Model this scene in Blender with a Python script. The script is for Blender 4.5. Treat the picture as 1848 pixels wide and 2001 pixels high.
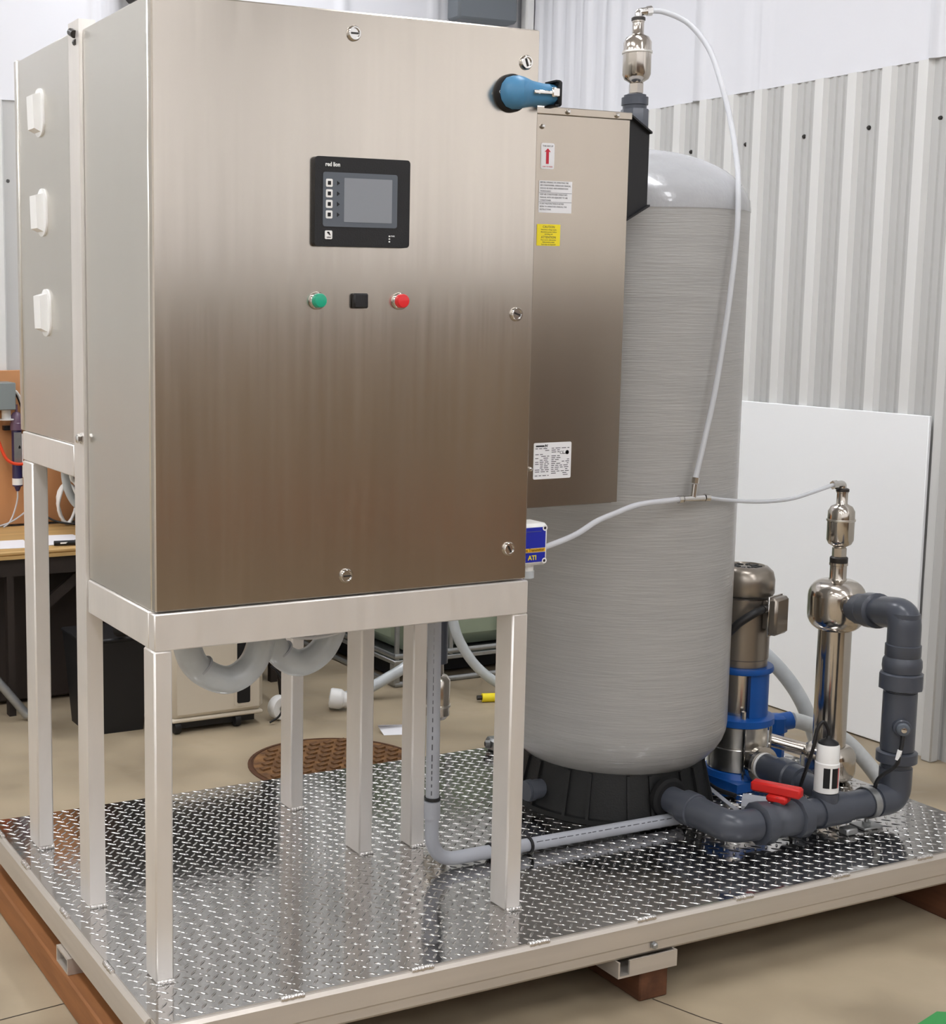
import bpy, math, random
from mathutils import Vector, Matrix

random.seed(7)
for o in list(bpy.data.objects):
    bpy.data.objects.remove(o)
SC = bpy.context.scene
COL = SC.collection
S = 1.2            # all coordinates below are given in units of 1.2 m
PI = math.pi
R = math.radians

# ------------------------------------------------------------------ camera
cam_d = bpy.data.cameras.new('camera')
cam = bpy.data.objects.new('camera', cam_d)
COL.objects.link(cam)
yaw, pitch, roll = 0.441277905, 0.131884581, 0.00280771
fw = Vector((math.sin(yaw) * math.cos(pitch), math.cos(yaw) * math.cos(pitch), -math.sin(pitch)))
rt = Vector((math.cos(yaw), -math.sin(yaw), 0))
up = rt.cross(fw)
rt2 = math.cos(roll) * rt + math.sin(roll) * up
up2 = -math.sin(roll) * rt + math.cos(roll) * up
CAM = Vector((-0.775197, -2.03502, 1.126098))
m = Matrix(((rt2.x, up2.x, -fw.x, CAM.x * S), (rt2.y, up2.y, -fw.y, CAM.y * S), (rt2.z, up2.z, -fw.z, CAM.z * S), (0, 0, 0, 1)))
cam.matrix_world = m
cam_d.sensor_fit = 'HORIZONTAL'
cam_d.sensor_width = 36
cam_d.lens = 2845.95 / 1848 * 36
cam_d.shift_x = (924 - 518.28) / 1848
cam_d.shift_y = (976.51 - 1000.5) / 1848
cam_d.clip_start = 0.05
SC.camera = cam

# ------------------------------------------------------------------ world, exposure
w = bpy.data.worlds.new('world')
SC.world = w
w.use_nodes = True
w.node_tree.nodes['Background'].inputs[0].default_value = (0.8, 0.85, 1, 1)
w.node_tree.nodes['Background'].inputs[1].default_value = 0.3
SC.view_settings.view_transform = 'Standard'
SC.view_settings.look = 'None'
SC.view_settings.gamma = 1
SC.view_settings.use_curve_mapping = False
SC.view_settings.exposure = 0.0
LAMP_POWER = 22.0     # emission of the ceiling strip lights (built as ceiling_light things below)


# ------------------------------------------------------------------ materials
def lin(c):
    return tuple((v / 255 / 12.92 if v / 255 <= 0.04045 else ((v / 255 + 0.055) / 1.055) ** 2.4) for v in c) + (1,)


MATS = {}


def mat(name, rgb, rough=0.5, metal=0.0, var=0.0, vscale=(8, 8, 8), rgb2=None, bump=0.0, bscale=(40, 40, 40), rvar=0.0,
        trans=0.0, emit=0.0, alpha=1.0, ior=1.45, coat=0.0, spec=0.5, aniso=0.0):
    mt = bpy.data.materials.new(name)
    mt.use_nodes = True
    nt = mt.node_tree
    b = nt.nodes['Principled BSDF']
    b.inputs['Base Color'].default_value = lin(rgb)
    b.inputs['Roughness'].default_value = rough
    b.inputs['Metallic'].default_value = metal
    b.inputs['Transmission Weight'].default_value = trans
    b.inputs['IOR'].default_value = ior
    b.inputs['Alpha'].default_value = alpha
    b.inputs['Coat Weight'].default_value = coat
    b.inputs['Specular IOR Level'].default_value = spec
    if emit:
        b.inputs['Emission Color'].default_value = lin(rgb)
        b.inputs['Emission Strength'].default_value = emit

    def noise(scale, detail=4):
        tc = nt.nodes.new('ShaderNodeTexCoord')
        mp = nt.nodes.new('ShaderNodeMapping')
        mp.inputs['Scale'].default_value = scale
        nz = nt.nodes.new('ShaderNodeTexNoise')
        nz.inputs['Scale'].default_value = 1
        nz.inputs['Detail'].default_value = detail
        nt.links.new(tc.outputs['Object'], mp.inputs['Vector'])
        nt.links.new(mp.outputs['Vector'], nz.inputs['Vector'])
        return nz
    if var or rgb2:
        nz = noise(vscale, 6)
        cr = nt.nodes.new('ShaderNodeValToRGB')
        cr.color_ramp.elements[0].position = 0.35
        cr.color_ramp.elements[1].position = 0.65
        c1 = lin(rgb)
        c2 = lin(rgb2) if rgb2 else tuple(v * (1 - var) for v in c1[:3]) + (1,)
        cr.color_ramp.elements[0].color = c2
        cr.color_ramp.elements[1].color = c1
        nt.links.new(nz.outputs['Fac'], cr.inputs['Fac'])
        nt.links.new(cr.outputs['Color'], b.inputs['Base Color'])
    if rvar:
        nz = noise(bscale, 3)
        mr = nt.nodes.new('ShaderNodeMapRange')
        mr.inputs['From Min'].default_value = 0.3
        mr.inputs['From Max'].default_value = 0.7
        mr.inputs['To Min'].default_value = max(0.02, rough - rvar)
        mr.inputs['To Max'].default_value = rough + rvar
        nt.links.new(nz.outputs['Fac'], mr.inputs['Value'])
        nt.links.new(mr.outputs['Result'], b.inputs['Roughness'])
    if bump:
        nz = noise(bscale, 4)
        bp = nt.nodes.new('ShaderNodeBump')
        bp.inputs['Strength'].default_value = bump
        bp.inputs['Distance'].default_value = 0.004
        nt.links.new(nz.outputs['Fac'], bp.inputs['Height'])
        nt.links.new(bp.outputs['Normal'], b.inputs['Normal'])
    MATS[name] = mt
    return mt


mat('stainless', (200, 192, 181), 0.20, 1.0, var=0.05, vscale=(9, 9, 0.5), rvar=0.025, bscale=(60, 60, 2))
mat('stainless_grey', (222, 219, 212), 0.29, 1.0, var=0.03, vscale=(4, 4, 0.5))
mat('stainless_ac', (184, 174, 161), 0.23, 1.0, var=0.05, vscale=(9, 9, 0.5))
mat('polished', (196, 189, 180), 0.15, 1.0, rvar=0.03, bscale=(30, 30, 4))
mat('motor_grey', (148, 140, 130), 0.30, 0.85)
mat('aluminium', (234, 230, 225), 0.42, 0.6, var=0.07, vscale=(9, 9, 3), rvar=0.06, bscale=(60, 60, 6))
mat('rail_alu', (208, 201, 192), 0.42, 0.55, var=0.08, vscale=(2, 2, 30), rvar=0.06, bscale=(6, 6, 60))
mat('plate', (196, 194, 192), 0.09, 1.0, var=0.12, vscale=(5, 5, 5), bump=0.10, bscale=(26, 26, 26))
mat('lug', (202, 201, 199), 0.14, 1.0)
mat('weld', (224, 222, 220), 0.25, 1.0, bump=0.6, bscale=(160, 160, 160))
mat('chrome', (215, 213, 210), 0.12, 1.0)
mat('steel_dark', (70, 68, 66), 0.4, 0.8)
mat('galv', (170, 172, 172), 0.35, 0.8, var=0.15, vscale=(30, 30, 30))
mat('black', (24, 24, 26), 0.45)
mat('black_matte', (20, 20, 21), 0.75)
mat('bezel', (26, 26, 28), 0.55, bump=0.15, bscale=(300, 300, 300))
mat('overlay', (92, 98, 106), 0.45)
mat('screen', (138, 142, 148), 0.30)
mat('white', (240, 240, 238), 0.45)
mat('white_pl', (238, 238, 236), 0.35)
mat('green_l', (20, 165, 130), 0.3, coat=0.4)
mat('red_l', (225, 40, 45), 0.3, coat=0.4)
mat('red', (205, 32, 28), 0.4)
mat('disc_blue', (74, 132, 172), 0.4)
mat('blue', (16, 82, 160), 0.4, var=0.12, vscale=(12, 12, 12))
mat('face_blue', (30, 42, 165), 0.4)
mat('yellow', (238, 180, 30), 0.5)
mat('label_yellow', (245, 225, 40), 0.5)
mat('label_white', (238, 238, 240), 0.5)
mat('label_red', (200, 40, 62), 0.5)
mat('ink', (70, 70, 74), 0.7)
mat('ink_black', (18, 18, 20), 0.6)
mat('tank', (168, 167, 164), 0.32, 0.0, var=0.08, vscale=(5, 5, 80), bump=0.35, bscale=(12, 12, 250), coat=0.25)
mat('tank_dome', (170, 171, 173), 0.26, 0.0, var=0.08, vscale=(10, 10, 20), bump=0.35, bscale=(60, 60, 40), coat=0.4)
mat('base_black', (22, 23, 23), 0.55, bump=0.2, bscale=(200, 200, 200))
mat('pvc', (74, 78, 87), 0.28, var=0.10, vscale=(10, 10, 10))
mat('pvc_dull', (78, 82, 90), 0.42)
mat('conduit', (172, 175, 182), 0.4, var=0.06, vscale=(10, 10, 10))
mat('hose_grey', (196, 202, 205), 0.30, var=0.14, vscale=(14, 14, 14), coat=0.3)
mat('hose_clear', (196, 200, 200), 0.3, var=0.1, vscale=(60, 60, 60), coat=0.2)
mat('tube_clear', (226, 228, 232), 0.25, trans=0.35, ior=1.2)
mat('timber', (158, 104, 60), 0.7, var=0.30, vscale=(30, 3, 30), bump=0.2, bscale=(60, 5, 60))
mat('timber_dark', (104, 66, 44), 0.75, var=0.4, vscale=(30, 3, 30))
mat('floor', (176, 161, 136), 0.5, rgb2=(148, 134, 112), vscale=(3.5, 3.5, 3.5), bump=0.10, bscale=(14, 14, 14), rvar=0.1)
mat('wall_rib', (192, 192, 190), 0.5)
mat('rib_lit', (222, 222, 220), 0.45)  # lighter copy of the wall colour, light painted onto the raised ribs
mat('liner', (226, 227, 232), 0.4)
mat('whiteboard', (250, 252, 254), 0.4)
mat('ceiling', (228, 228, 230), 0.7)
mat('wall_plain', (228, 227, 224), 0.6)
mat('fill_glow', (238, 238, 240), 0.5, emit=0.42)  # glow of the fill panels added behind the camera
mat('ply_brown', (92, 68, 52), 0.7, var=0.3, vscale=(2, 2, 1))
mat('crate_dark', (164, 146, 124), 0.8, var=0.3, vscale=(3, 3, 12))
mat('crate_red', (172, 130, 106), 0.8, var=0.3, vscale=(3, 3, 12))
mat('ply_orange', (204, 146, 98), 0.6, var=0.14, vscale=(6, 6, 3))
mat('bench_wood', (196, 160, 104), 0.55, var=0.18, vscale=(3, 30, 30))
mat('cream', (214, 204, 186), 0.45)
mat('rust', (138, 100, 60), 0.8, rgb2=(90, 62, 40), vscale=(20, 20, 20), bump=0.3, bscale=(80, 80, 80))
mat('rust_dark', (92, 60, 38), 0.85, var=0.3, vscale=(30, 30, 30))
mat('tote_plastic', (152, 164, 142), 0.35, var=0.1, vscale=(3, 3, 3), coat=0.2)
mat('paper', (232, 232, 236), 0.7)
mat('cardboard', (150, 116, 78), 0.8)
mat('dark_brown', (46, 38, 34), 0.6, var=0.3, vscale=(5, 5, 5))
mat('grey_box', (140, 148, 148), 0.4, 0.3)
mat('filter_blue', (46, 42, 86), 0.3, coat=0.4)
mat('filter_violet', (110, 86, 108), 0.25, coat=0.4)
mat('orange_cord', (226, 72, 36), 0.5)
mat('green_paint', (60, 150, 80), 0.5)
mat('duct_grey', (112, 118, 124), 0.5)
mat('lamp', (250, 251, 255), 0.5, emit=LAMP_POWER)


# ------------------------------------------------------------------ mesh helpers
class MB:
    def __init__(self):
        self.v, self.f = [], []

    def add(self, vs, fs):
        n = len(self.v)
        self.v += [Vector(p) for p in vs]
        self.f += [tuple(i + n for i in q) for q in fs]
        return self

    def box(self, x0, x1, y0, y1, z0, z1, b=0.0, M=None):
        cx, cy, cz = (x0 + x1) / 2, (y0 + y1) / 2, (z0 + z1) / 2
        hx, hy, hz = abs(x1 - x0) / 2, abs(y1 - y0) / 2, abs(z1 - z0) / 2
        if b <= 0:
            vs = [(cx + sx * hx, cy + sy * hy, cz + sz * hz) for sz in (-1, 1) for sy in (-1, 1) for sx in (-1, 1)]
            fs = [(0, 2, 3, 1), (4, 5, 7, 6), (0, 1, 5, 4), (2, 6, 7, 3), (0, 4, 6, 2), (1, 3, 7, 5)]
        else:
            b = min(b, hx * .95, hy * .95, hz * .95)
            vs, idx = [], {}
            for sx in (-1, 1):
                for sy in (-1, 1):
                    for sz in (-1, 1):
                        for a in range(3):
                            h = [hx - b, hy - b, hz - b]
                            h[a] += b
                            idx[(sx, sy, sz, a)] = len(vs)
                            vs.append((cx + sx * h[0], cy + sy * h[1], cz + sz * h[2]))
            fs = []

            def face(ids):
                c = sum((Vector(vs[i]) for i in ids), Vector()) / len(ids)
                n = (Vector(vs[ids[1]]) - Vector(vs[ids[0]])).cross(Vector(vs[ids[2]]) - Vector(vs[ids[1]]))
                fs.append(tuple(ids) if n.dot(c - Vector((cx, cy, cz))) > 0 else tuple(reversed(ids)))
            for s in (-1, 1):
                face([idx[(s, a, c, 0)] for a, c in ((-1, -1), (1, -1), (1, 1), (-1, 1))])
                face([idx[(a, s, c, 1)] for a, c in ((-1, -1), (1, -1), (1, 1), (-1, 1))])
                face([idx[(a, c, s, 2)] for a, c in ((-1, -1), (1, -1), (1, 1), (-1, 1))])
            for s in (-1, 1):
                for t in (-1, 1):
                    face([idx[(s, t, -1, 0)], idx[(s, t, 1, 0)], idx[(s, t, 1, 1)], idx[(s, t, -1, 1)]])
                    face([idx[(s, -1, t, 0)], idx[(s, 1, t, 0)], idx[(s, 1, t, 2)], idx[(s, -1, t, 2)]])
                    face([idx[(-1, s, t, 1)], idx[(1, s, t, 1)], idx[(1, s, t, 2)], idx[(-1, s, t, 2)]])
                    for q in (-1, 1):
                        face([idx[(s, t, q, 0)], idx[(s, t, q, 1)], idx[(s, t, q, 2)]])
        if M is not None:
            vs = [M @ Vector(p) for p in vs]
        return self.add(vs, fs)

    def tube(self, path, r, n=12, caps=True):
        path = [Vector(p) for p in path]
        k = len(path)
        rr = r if isinstance(r, (list, tuple)) else [r] * k
        tans = []
        for i in range(k):
            a = path[max(i - 1, 0)]
            c = path[min(i + 1, k - 1)]
            t = (c - a)
            tans.append(t.normalized() if t.length > 1e-9 else (tans[-1] if tans else Vector((0, 0, 1))))
        t0 = tans[0]
        u = t0.cross(Vector((0, 0, 1)))
        if u.length < 1e-3:
            u = t0.cross(Vector((1, 0, 0)))
        u.normalize()
        vs, fs = [], []
        for i in range(k):
            if i:
                ax = tans[i - 1].cross(tans[i])
                if ax.length > 1e-7:
                    u = Matrix.Rotation(tans[i - 1].angle(tans[i]), 3, ax.normalized()) @ u
            wv = tans[i].cross(u)
            for j in range(n):
                a = 2 * PI * j / n
                vs.append(path[i] + rr[i] * (math.cos(a) * u + math.sin(a) * wv))
        for i in range(k - 1):
            for j in range(n):
                j2 = (j + 1) % n
                fs.append((i * n + j, i * n + j2, (i + 1) * n + j2, (i + 1) * n + j))
        if caps:
            fs.append(tuple(reversed(range(n))))
            fs.append(tuple(range((k - 1) * n, k * n)))
        return self.add(vs, fs)

    def lathe(self, prof, o=(0, 0, 0), axis=(0, 0, 1), n=32, ph=0.0):
        o = Vector(o)
        ax = Vector(axis).normalized()
        u = ax.cross(Vector((0, 1, 0)))
        if u.length < 1e-3:
            u = ax.cross(Vector((1, 0, 0)))
        u.normalize()
        wv = ax.cross(u)
        vs, fs, rings = [], [], []
        for r, h in prof:
            if r < 1e-6:
                rings.append([len(vs)])
                vs.append(o + ax * h)
            else:
                rings.append(list(range(len(vs), len(vs) + n)))
                for j in range(n):
                    a = 2 * PI * j / n + ph
                    vs.append(o + ax * h + r * (math.cos(a) * u + math.sin(a) * wv))
        for A, B in zip(rings, rings[1:]):
            for j in range(n):
                j2 = (j + 1) % n
                if len(A) == 1 and len(B) == 1:
                    continue
                if len(A) == 1:
                    fs.append((A[0], B[j2], B[j]))
                elif len(B) == 1:
                    fs.append((A[j], A[j2], B[0]))
                else:
                    fs.append((A[j], A[j2], B[j2], B[j]))
        if len(rings[0]) > 1:
            fs.append(tuple(reversed(rings[0])))
        if len(rings[-1]) > 1:
            fs.append(tuple(rings[-1]))
        return self.add(vs, fs)

    def cyl(self, a, c, r, n=20, ph=0.0, ch=0.0):
        a, c = Vector(a), Vector(c)
        L = (c - a).length
        pr = [(r, 0), (r, L)] if not ch else [(r - ch, 0), (r, ch), (r, L - ch), (r - ch, L)]
        return self.lathe(pr, a, c - a, n, ph)

    def prism(self, poly, fn, d0, d1):
        k = len(poly)
        vs = [fn(a, c, d0) for a, c in poly] + [fn(a, c, d1) for a, c in poly]
        fs = [tuple(range(k)), tuple(reversed(range(k, 2 * k)))]
        fs += [(i, i + k, (i + 1) % k + k, (i + 1) % k) for i in range(k)]
        return self.add(vs, fs)


ORG = {}


def setp(o, label=None, cat=None, group=None, kind=None):
    if label:
        o['label'] = label
    if cat:
        o['category'] = cat
    if group:
        o['group'] = group
    if kind:
        o['kind'] = kind
    return o


def thing(name, label, cat, loc=(0, 0, 0), group=None, kind=None):
    o = bpy.data.objects.new(name, None)
    COL.objects.link(o)
    o.empty_display_size = 0.05
    o.location = Vector(loc) * S
    ORG[o.name] = Vector(loc)
    return setp(o, label, cat, group, kind)


def build(mb, name, m, parent=None, loc=None, label=None, cat=None, group=None, kind=None, sharp=38, flat=False):
    """one mesh object; vertices are given in scene coordinates"""
    org = ORG[parent.name] if parent is not None else Vector(loc if loc is not None else (0, 0, 0))
    me = bpy.data.meshes.new(name)
    me.from_pydata([tuple((p - org) * S) for p in mb.v], [], mb.f)
    me.materials.append(MATS[m] if isinstance(m, str) else m)
    me.validate()
    import bmesh
    bm = bmesh.new()
    bm.from_mesh(me)
    bmesh.ops.recalc_face_normals(bm, faces=bm.faces)
    bm.to_mesh(me)
    bm.free()
    if not flat:
        me.shade_smooth()
        me.set_sharp_from_angle(angle=R(sharp))
    o = bpy.data.objects.new(name, me)
    COL.objects.link(o)
    if parent is not None:
        o.parent = parent
    else:
        o.location = org * S
    ORG[o.name] = org
    return setp(o, label, cat, group, kind)


def inst(src, name, parent, loc, rot=(0, 0, 0)):
    """copy of a piece sharing mesh data; loc in scene coordinates, src mesh is built about the origin"""
    o = bpy.data.objects.new(name, src)
    COL.objects.link(o)
    org = ORG[parent.name]
    o.parent = parent
    o.location = (Vector(loc) - org) * S
    o.rotation_euler = rot
    ORG[o.name] = org
    return o


def piece_mesh(mb, name, m, sharp=38):
    me = bpy.data.meshes.new(name)
    me.from_pydata([tuple(p * S) for p in mb.v], [], mb.f)
    me.materials.append(MATS[m])
    me.shade_smooth()
    me.set_sharp_from_angle(angle=R(sharp))
    return me


def text(s, size, loc, name, m, parent, facing='-y', align='LEFT', extr=0.0003, sx=1.0, rot=0.0, bold=0.0):
    cu = bpy.data.curves.new(name, 'FONT')
    cu.body = s
    cu.size = size
    cu.align_x = align
    cu.extrude = extr
    cu.resolution_u = 2
    cu.offset = bold
    tmp = bpy.data.objects.new('tmp', cu)
    COL.objects.link(tmp)
    dg = bpy.context.evaluated_depsgraph_get()
    me = bpy.data.meshes.new_from_object(tmp.evaluated_get(dg))
    bpy.data.objects.remove(tmp)
    bpy.data.curves.remove(cu)
    org = ORG[parent.name]
    L = Vector(loc)
    c, sn = math.cos(rot), math.sin(rot)
    for v in me.vertices:
        x, y, z = v.co
        x *= sx
        x, y = c * x - sn * y, sn * x + c * y
        if facing == '-y':
            q = Vector((x, -z, y))
        elif facing == '-x':
            q = Vector((-z, -x, y))
        else:
            q = Vector((x, y, z))
        v.co = (L + q - org) * S
    me.materials.clear()
    me.materials.append(MATS[m])
    o = bpy.data.objects.new(name, me)
    COL.objects.link(o)
    o.parent = parent
    ORG[o.name] = org
    return o


def fillet(pts, r, n=6):
    pts = [Vector(p) for p in pts]
    out = [pts[0]]
    for a, c, d in zip(pts, pts[1:], pts[2:]):
        u, v = (a - c).normalized(), (d - c).normalized()
        ang = u.angle(v)
        t = min(r / math.tan(ang / 2), (a - c).length * .49, (d - c).length * .49)
        p0, p1 = c + u * t, c + v * t
        for i in range(n + 1):
            s = i / n
            out.append((1 - s) ** 2 * p0 + 2 * s * (1 - s) * c + s * s * p1)
    out.append(pts[-1])
    return out


def spline(pts, n=8):
    pts = [Vector(p) for p in pts]
    P = [pts[0] * 2 - pts[1]] + pts + [pts[-1] * 2 - pts[-2]]
    out = []
    for i in range(1, len(P) - 2):
        a, c, d, e = P[i - 1:i + 3]
        for k in range(n):
            t = k / n
            out.append(0.5 * ((2 * c) + (d - a) * t + (2 * a - 5 * c + 4 * d - e) * t * t + (3 * c - a - 3 * d + e) * t ** 3))
    out.append(pts[-1])
    return out


XZ = lambda a, c, d: Vector((a, d, c))       # polygon in the x-z plane, depth along y
XY = lambda a, c, d: Vector((a, c, d))
YZ = lambda a, c, d: Vector((d, a, c))


def rrect(x0, x1, z0, z1, r, n=4):
    out = []
    for cx, cz, a0 in ((x1 - r, z0 + r, -90), (x1 - r, z1 - r, 0), (x0 + r, z1 - r, 90), (x0 + r, z0 + r, 180)):
        for i in range(n + 1):
            a = R(a0 + 90 * i / n)
            out.append((cx + r * math.cos(a), cz + r * math.sin(a)))
    return out


# ================================================================== THE SETTING
FZ = -0.165
XL, XR, YF, YB, ZC = -4.0, 2.72, -5.2, 2.95, 3.0
build(MB().box(XL - .1, XR + .1, YF - .1, YB + .1, FZ - .1, FZ), 'floor', 'floor', kind='structure', flat=True)
fl = bpy.data.objects['floor']
for pts in ([(.995, .0, 0), (1.03, -.10, 0), (1.06, -.16, 0), (1.10, -.30, 0)], [(1.14, -.33, 0), (1.10, -.45, 0), (1.0, -.60, 0)], [(-.40, .42, 0), (-.16, .435, 0), (.0, .45, 0)]):
    for a, c in zip(pts, pts[1:]):
        a, c = Vector(a), Vector(c)
        sd_ = Vector((c.y - a.y, a.x - c.x, 0)).normalized() * .0012
        zz = Vector((0, 0, FZ + .0006))
        build(MB().add([a - sd_ + zz, a + sd_ + zz, c + sd_ + zz, c - sd_ + zz], [(0, 1, 2, 3)]), 'crack', 'dark_brown', fl, flat=True)
build(MB().box(XL, XR, YF, YB, ZC, ZC + .05), 'ceiling', 'ceiling', kind='structure', flat=True)
wl = build(MB().box(XL - .1, XL, YF, YB, FZ, ZC), 'wall_left', 'wall_plain', kind='structure', flat=True)
wf = build(MB().box(XL, XR, YF - .1, YF, FZ, ZC), 'wall_front', 'wall_plain', kind='structure', flat=True)
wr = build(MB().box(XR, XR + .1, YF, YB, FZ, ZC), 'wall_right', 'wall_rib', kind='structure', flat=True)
wb = build(MB().box(XL, XR, YB, YB + .1, FZ, ZC), 'wall_back', 'wall_rib', kind='structure', flat=True)
SEAM = 1.82
# ribs of the steel wall sheets, each a raised trapezoid
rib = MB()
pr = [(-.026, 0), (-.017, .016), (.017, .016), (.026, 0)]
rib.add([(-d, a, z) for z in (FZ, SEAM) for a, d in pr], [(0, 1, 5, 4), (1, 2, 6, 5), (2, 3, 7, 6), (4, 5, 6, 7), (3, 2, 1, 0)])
rib_me = piece_mesh(rib, 'rib', 'rib_lit', 20)
minor = MB()
pr = [(-.010, 0), (-.006, .005), (.006, .005), (.010, 0)]
minor.add([(-d, a, z) for z in (FZ, SEAM) for a, d in pr], [(0, 1, 5, 4), (1, 2, 6, 5), (2, 3, 7, 6), (4, 5, 6, 7)])
minor_me = piece_mesh(minor, 'small_rib', 'wall_rib', 20)
y = 2.146 + .1275 * 5
k = 0
while y > -1.2:
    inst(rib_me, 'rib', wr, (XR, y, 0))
    inst(minor_me, 'small_rib', wr, (XR, y - .05, 0))
    inst(minor_me, 'small_rib', wr, (XR, y - .078, 0))
    y -= .1275
x = 2.6
while x > -.4:
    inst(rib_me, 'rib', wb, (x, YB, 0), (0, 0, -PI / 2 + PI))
    x -= .1275
scr = MB()
scr.lathe([(.007, 0), (.007, .003), (.004, .007), (0, .007)], (0, 0, 0), (-1, 0, 0), 8)
scr_me = piece_mesh(scr, 'wall_screw', 'steel_dark')
for yy in (1.957, 1.697, 1.446, 1.194, .943, .69):
    inst(scr_me, 'wall_screw', wr, (XR, yy, 1.655))
inst(scr_me, 'wall_screw', wb, (.60, YB, 1.55), (0, 0, -PI / 2))


# white liner sheet above the seam, hanging in soft vertical folds
def folds(t, spec):
    d = 0.0
    for c, wd, h in spec:
        d += h * math.exp(-((t - c) / wd) ** 2)
    return d


def liner(spec, a0, a1, fn, name, parent, n=420):
    vs, fs = [], []
    for i in range(n + 1):
        t = a0 + (a1 - a0) * i / n
        for j, z in enumerate((SEAM, ZC)):
            vs.append(fn(t, .006 + folds(t + .02 * j, spec), z))
        vs.append(fn(t, 0.0, SEAM))
    for i in range(n):
        fs.append((3 * i, 3 * i + 3, 3 * i + 4, 3 * i + 1))
        fs.append((3 * i + 2, 3 * i + 5, 3 * i + 3, 3 * i))
    return build(MB().add(vs, fs), name, 'liner', parent, sharp=60)


rs = [(2.86, .012, .02), (2.80, .010, .014), (2.74, .014, .02), (2.66, .010, .016), (2.60, .009, .014), (2.55, .012, .02),
      (2.47, .009, .012), (2.41, .016, .018), (2.33, .008, .012), (1.93, .012, .022), (1.90, .006, .010), (1.72, .03, .008),
      (1.66, .007, .012), (1.63, .007, .012), (.97, .014, .022), (.94, .007, .01), (.3, .02, .02)]
liner(rs, -1.3, YB, lambda t, d, z: Vector((XR - d, t, z)), 'liner_sheet', wr)
bs = [(.93, .012, .016), (.96, .008, .012), (1.0, .014, .018), (1.08, .03, .012), (1.9, .02, .015), (2.3, .012, .012),
      (2.62, .012, .018), (2.66, .010, .018), (2.69, .010, .02), (.5, .05, .006)]
liner(bs, -.6, XR, lambda t, d, z: Vector((t, YB - d, z)), 'liner_sheet', wb)
build(MB().box(2.66, 2.70, 2.86, 2.90, 1.9, ZC, .006), 'trim_1', 'white', kind='structure')
# brown sheet boarding on the room's lower walls behind the camera
for i in range(6):
    build(MB().box(XR - .03, XR - .001, -1.62 - .6 * i - .59, -1.62 - .6 * i, FZ, 1.2), 'plywood_panel', 'ply_brown', wr)
for i in range(10):
    build(MB().box(XR - .62 * (i + 1) + .01, XR - .62 * i - .04, YF + .001, YF + .03, FZ, 1.2), 'plywood_panel', 'ply_brown', wf)
# white sheet fixed to the right wall, a narrow trim beside it
build(MB().box(XR - .030, XR - .018, .893, 2.75, FZ + .004, .823, .002), 'trim_2', 'whiteboard', kind='structure',
      label='plain white sheet covering the foot of the ribbed wall')
build(MB().box(XR - .05, XR - .018, .80, .835, FZ, SEAM, .004), 'trim_3', 'wall_rib', kind='structure')
# grey duct on the back wall
build(MB().box(2.33, 2.60, YB - .12, YB - .03, 2.215, 2.55, .01), 'wall_heater', 'duct_grey', loc=(2.46, YB - .08, 2.215),
      label='dark grey metal box high on the back wall above the control cabinet', cat='heater')
build(MB().box(1.02, 1.16, YB - .12, YB - .03, 2.168, 2.4, .01), 'junction_box', 'steel_dark', loc=(1.09, YB - .08, 2.168),
      label='dark box peeking over the top left corner of the cabinet', cat='junction box')

# window-shaped glow panels added behind the camera to brighten front faces and the door
def window(name, box, nrm, n, horiz):
    x0, x1, y0, y1, z0, z1 = box
    t = thing(name, '', None, ((x0 + x1) / 2, (y0 + y1) / 2, z0), kind='structure')
    for i in range(n):
        if horiz == 'x':
            a, c = x0 + (x1 - x0) * i / n, x0 + (x1 - x0) * (i + 1) / n
            build(MB().box(a + .02, c - .02, y0, y1, z0 + .03, z1 - .03), 'glow_pane', 'fill_glow', t, flat=True)
            build(MB().box(c - .02, c + .02, y0 - .01, y1 + .01, z0, z1), 'mullion', 'white', t, flat=True)
        else:
            a, c = y0 + (y1 - y0) * i / n, y0 + (y1 - y0) * (i + 1) / n
            build(MB().box(x0, x1, a + .02, c - .02, z0 + .03, z1 - .03), 'glow_pane', 'fill_glow', t, flat=True)
            build(MB().box(x0 - .01, x1 + .01, c - .02, c + .02, z0, z1), 'mullion', 'white', t, flat=True)
    return t


window('fill_panel_1', (XR - .02, XR - .002, YF + .1, -1.4, 1.22, 2.75), None, 6, 'y')
window('fill_panel_2', (XL + .2, XR - .1, YF + .002, YF + .02, 1.22, 2.75), None, 10, 'x')

# dark wooden crates standing in the room, mirrored in the cabinet door
for i, (yw, nm) in enumerate(((3, 'first'), (12, 'second'), (21, 'third'), (30, 'fourth'), (39, 'last'))):
    rd = 3.05 if i == 4 else 3.3
    c = Vector((.4 + rd * math.sin(R(yw)), .13 - rd * math.cos(R(yw)), FZ))
    M = Matrix.Translation(c) @ Matrix.Rotation(R(yw), 4, 'Z')
    t = thing('wooden_crate', 'dark stained slatted crate, ' + nm + ' of the row mirrored in the cabinet door', 'crate', c, 'dark crates in the room')
    build(MB().box(-.25, .25, -.16 if i == 4 else -.40, .0, 0, 1.22 - .05 * (i % 2), .004, M=M), 'body', 'crate_dark', t)
    for k in range(6):
        build(MB().box(-.255, .255, .0003, .012, .02 + .19 * k, .185 + .19 * k, .003, M=M), 'slat', 'crate_red' if k == 2 else 'crate_dark', t)

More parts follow.
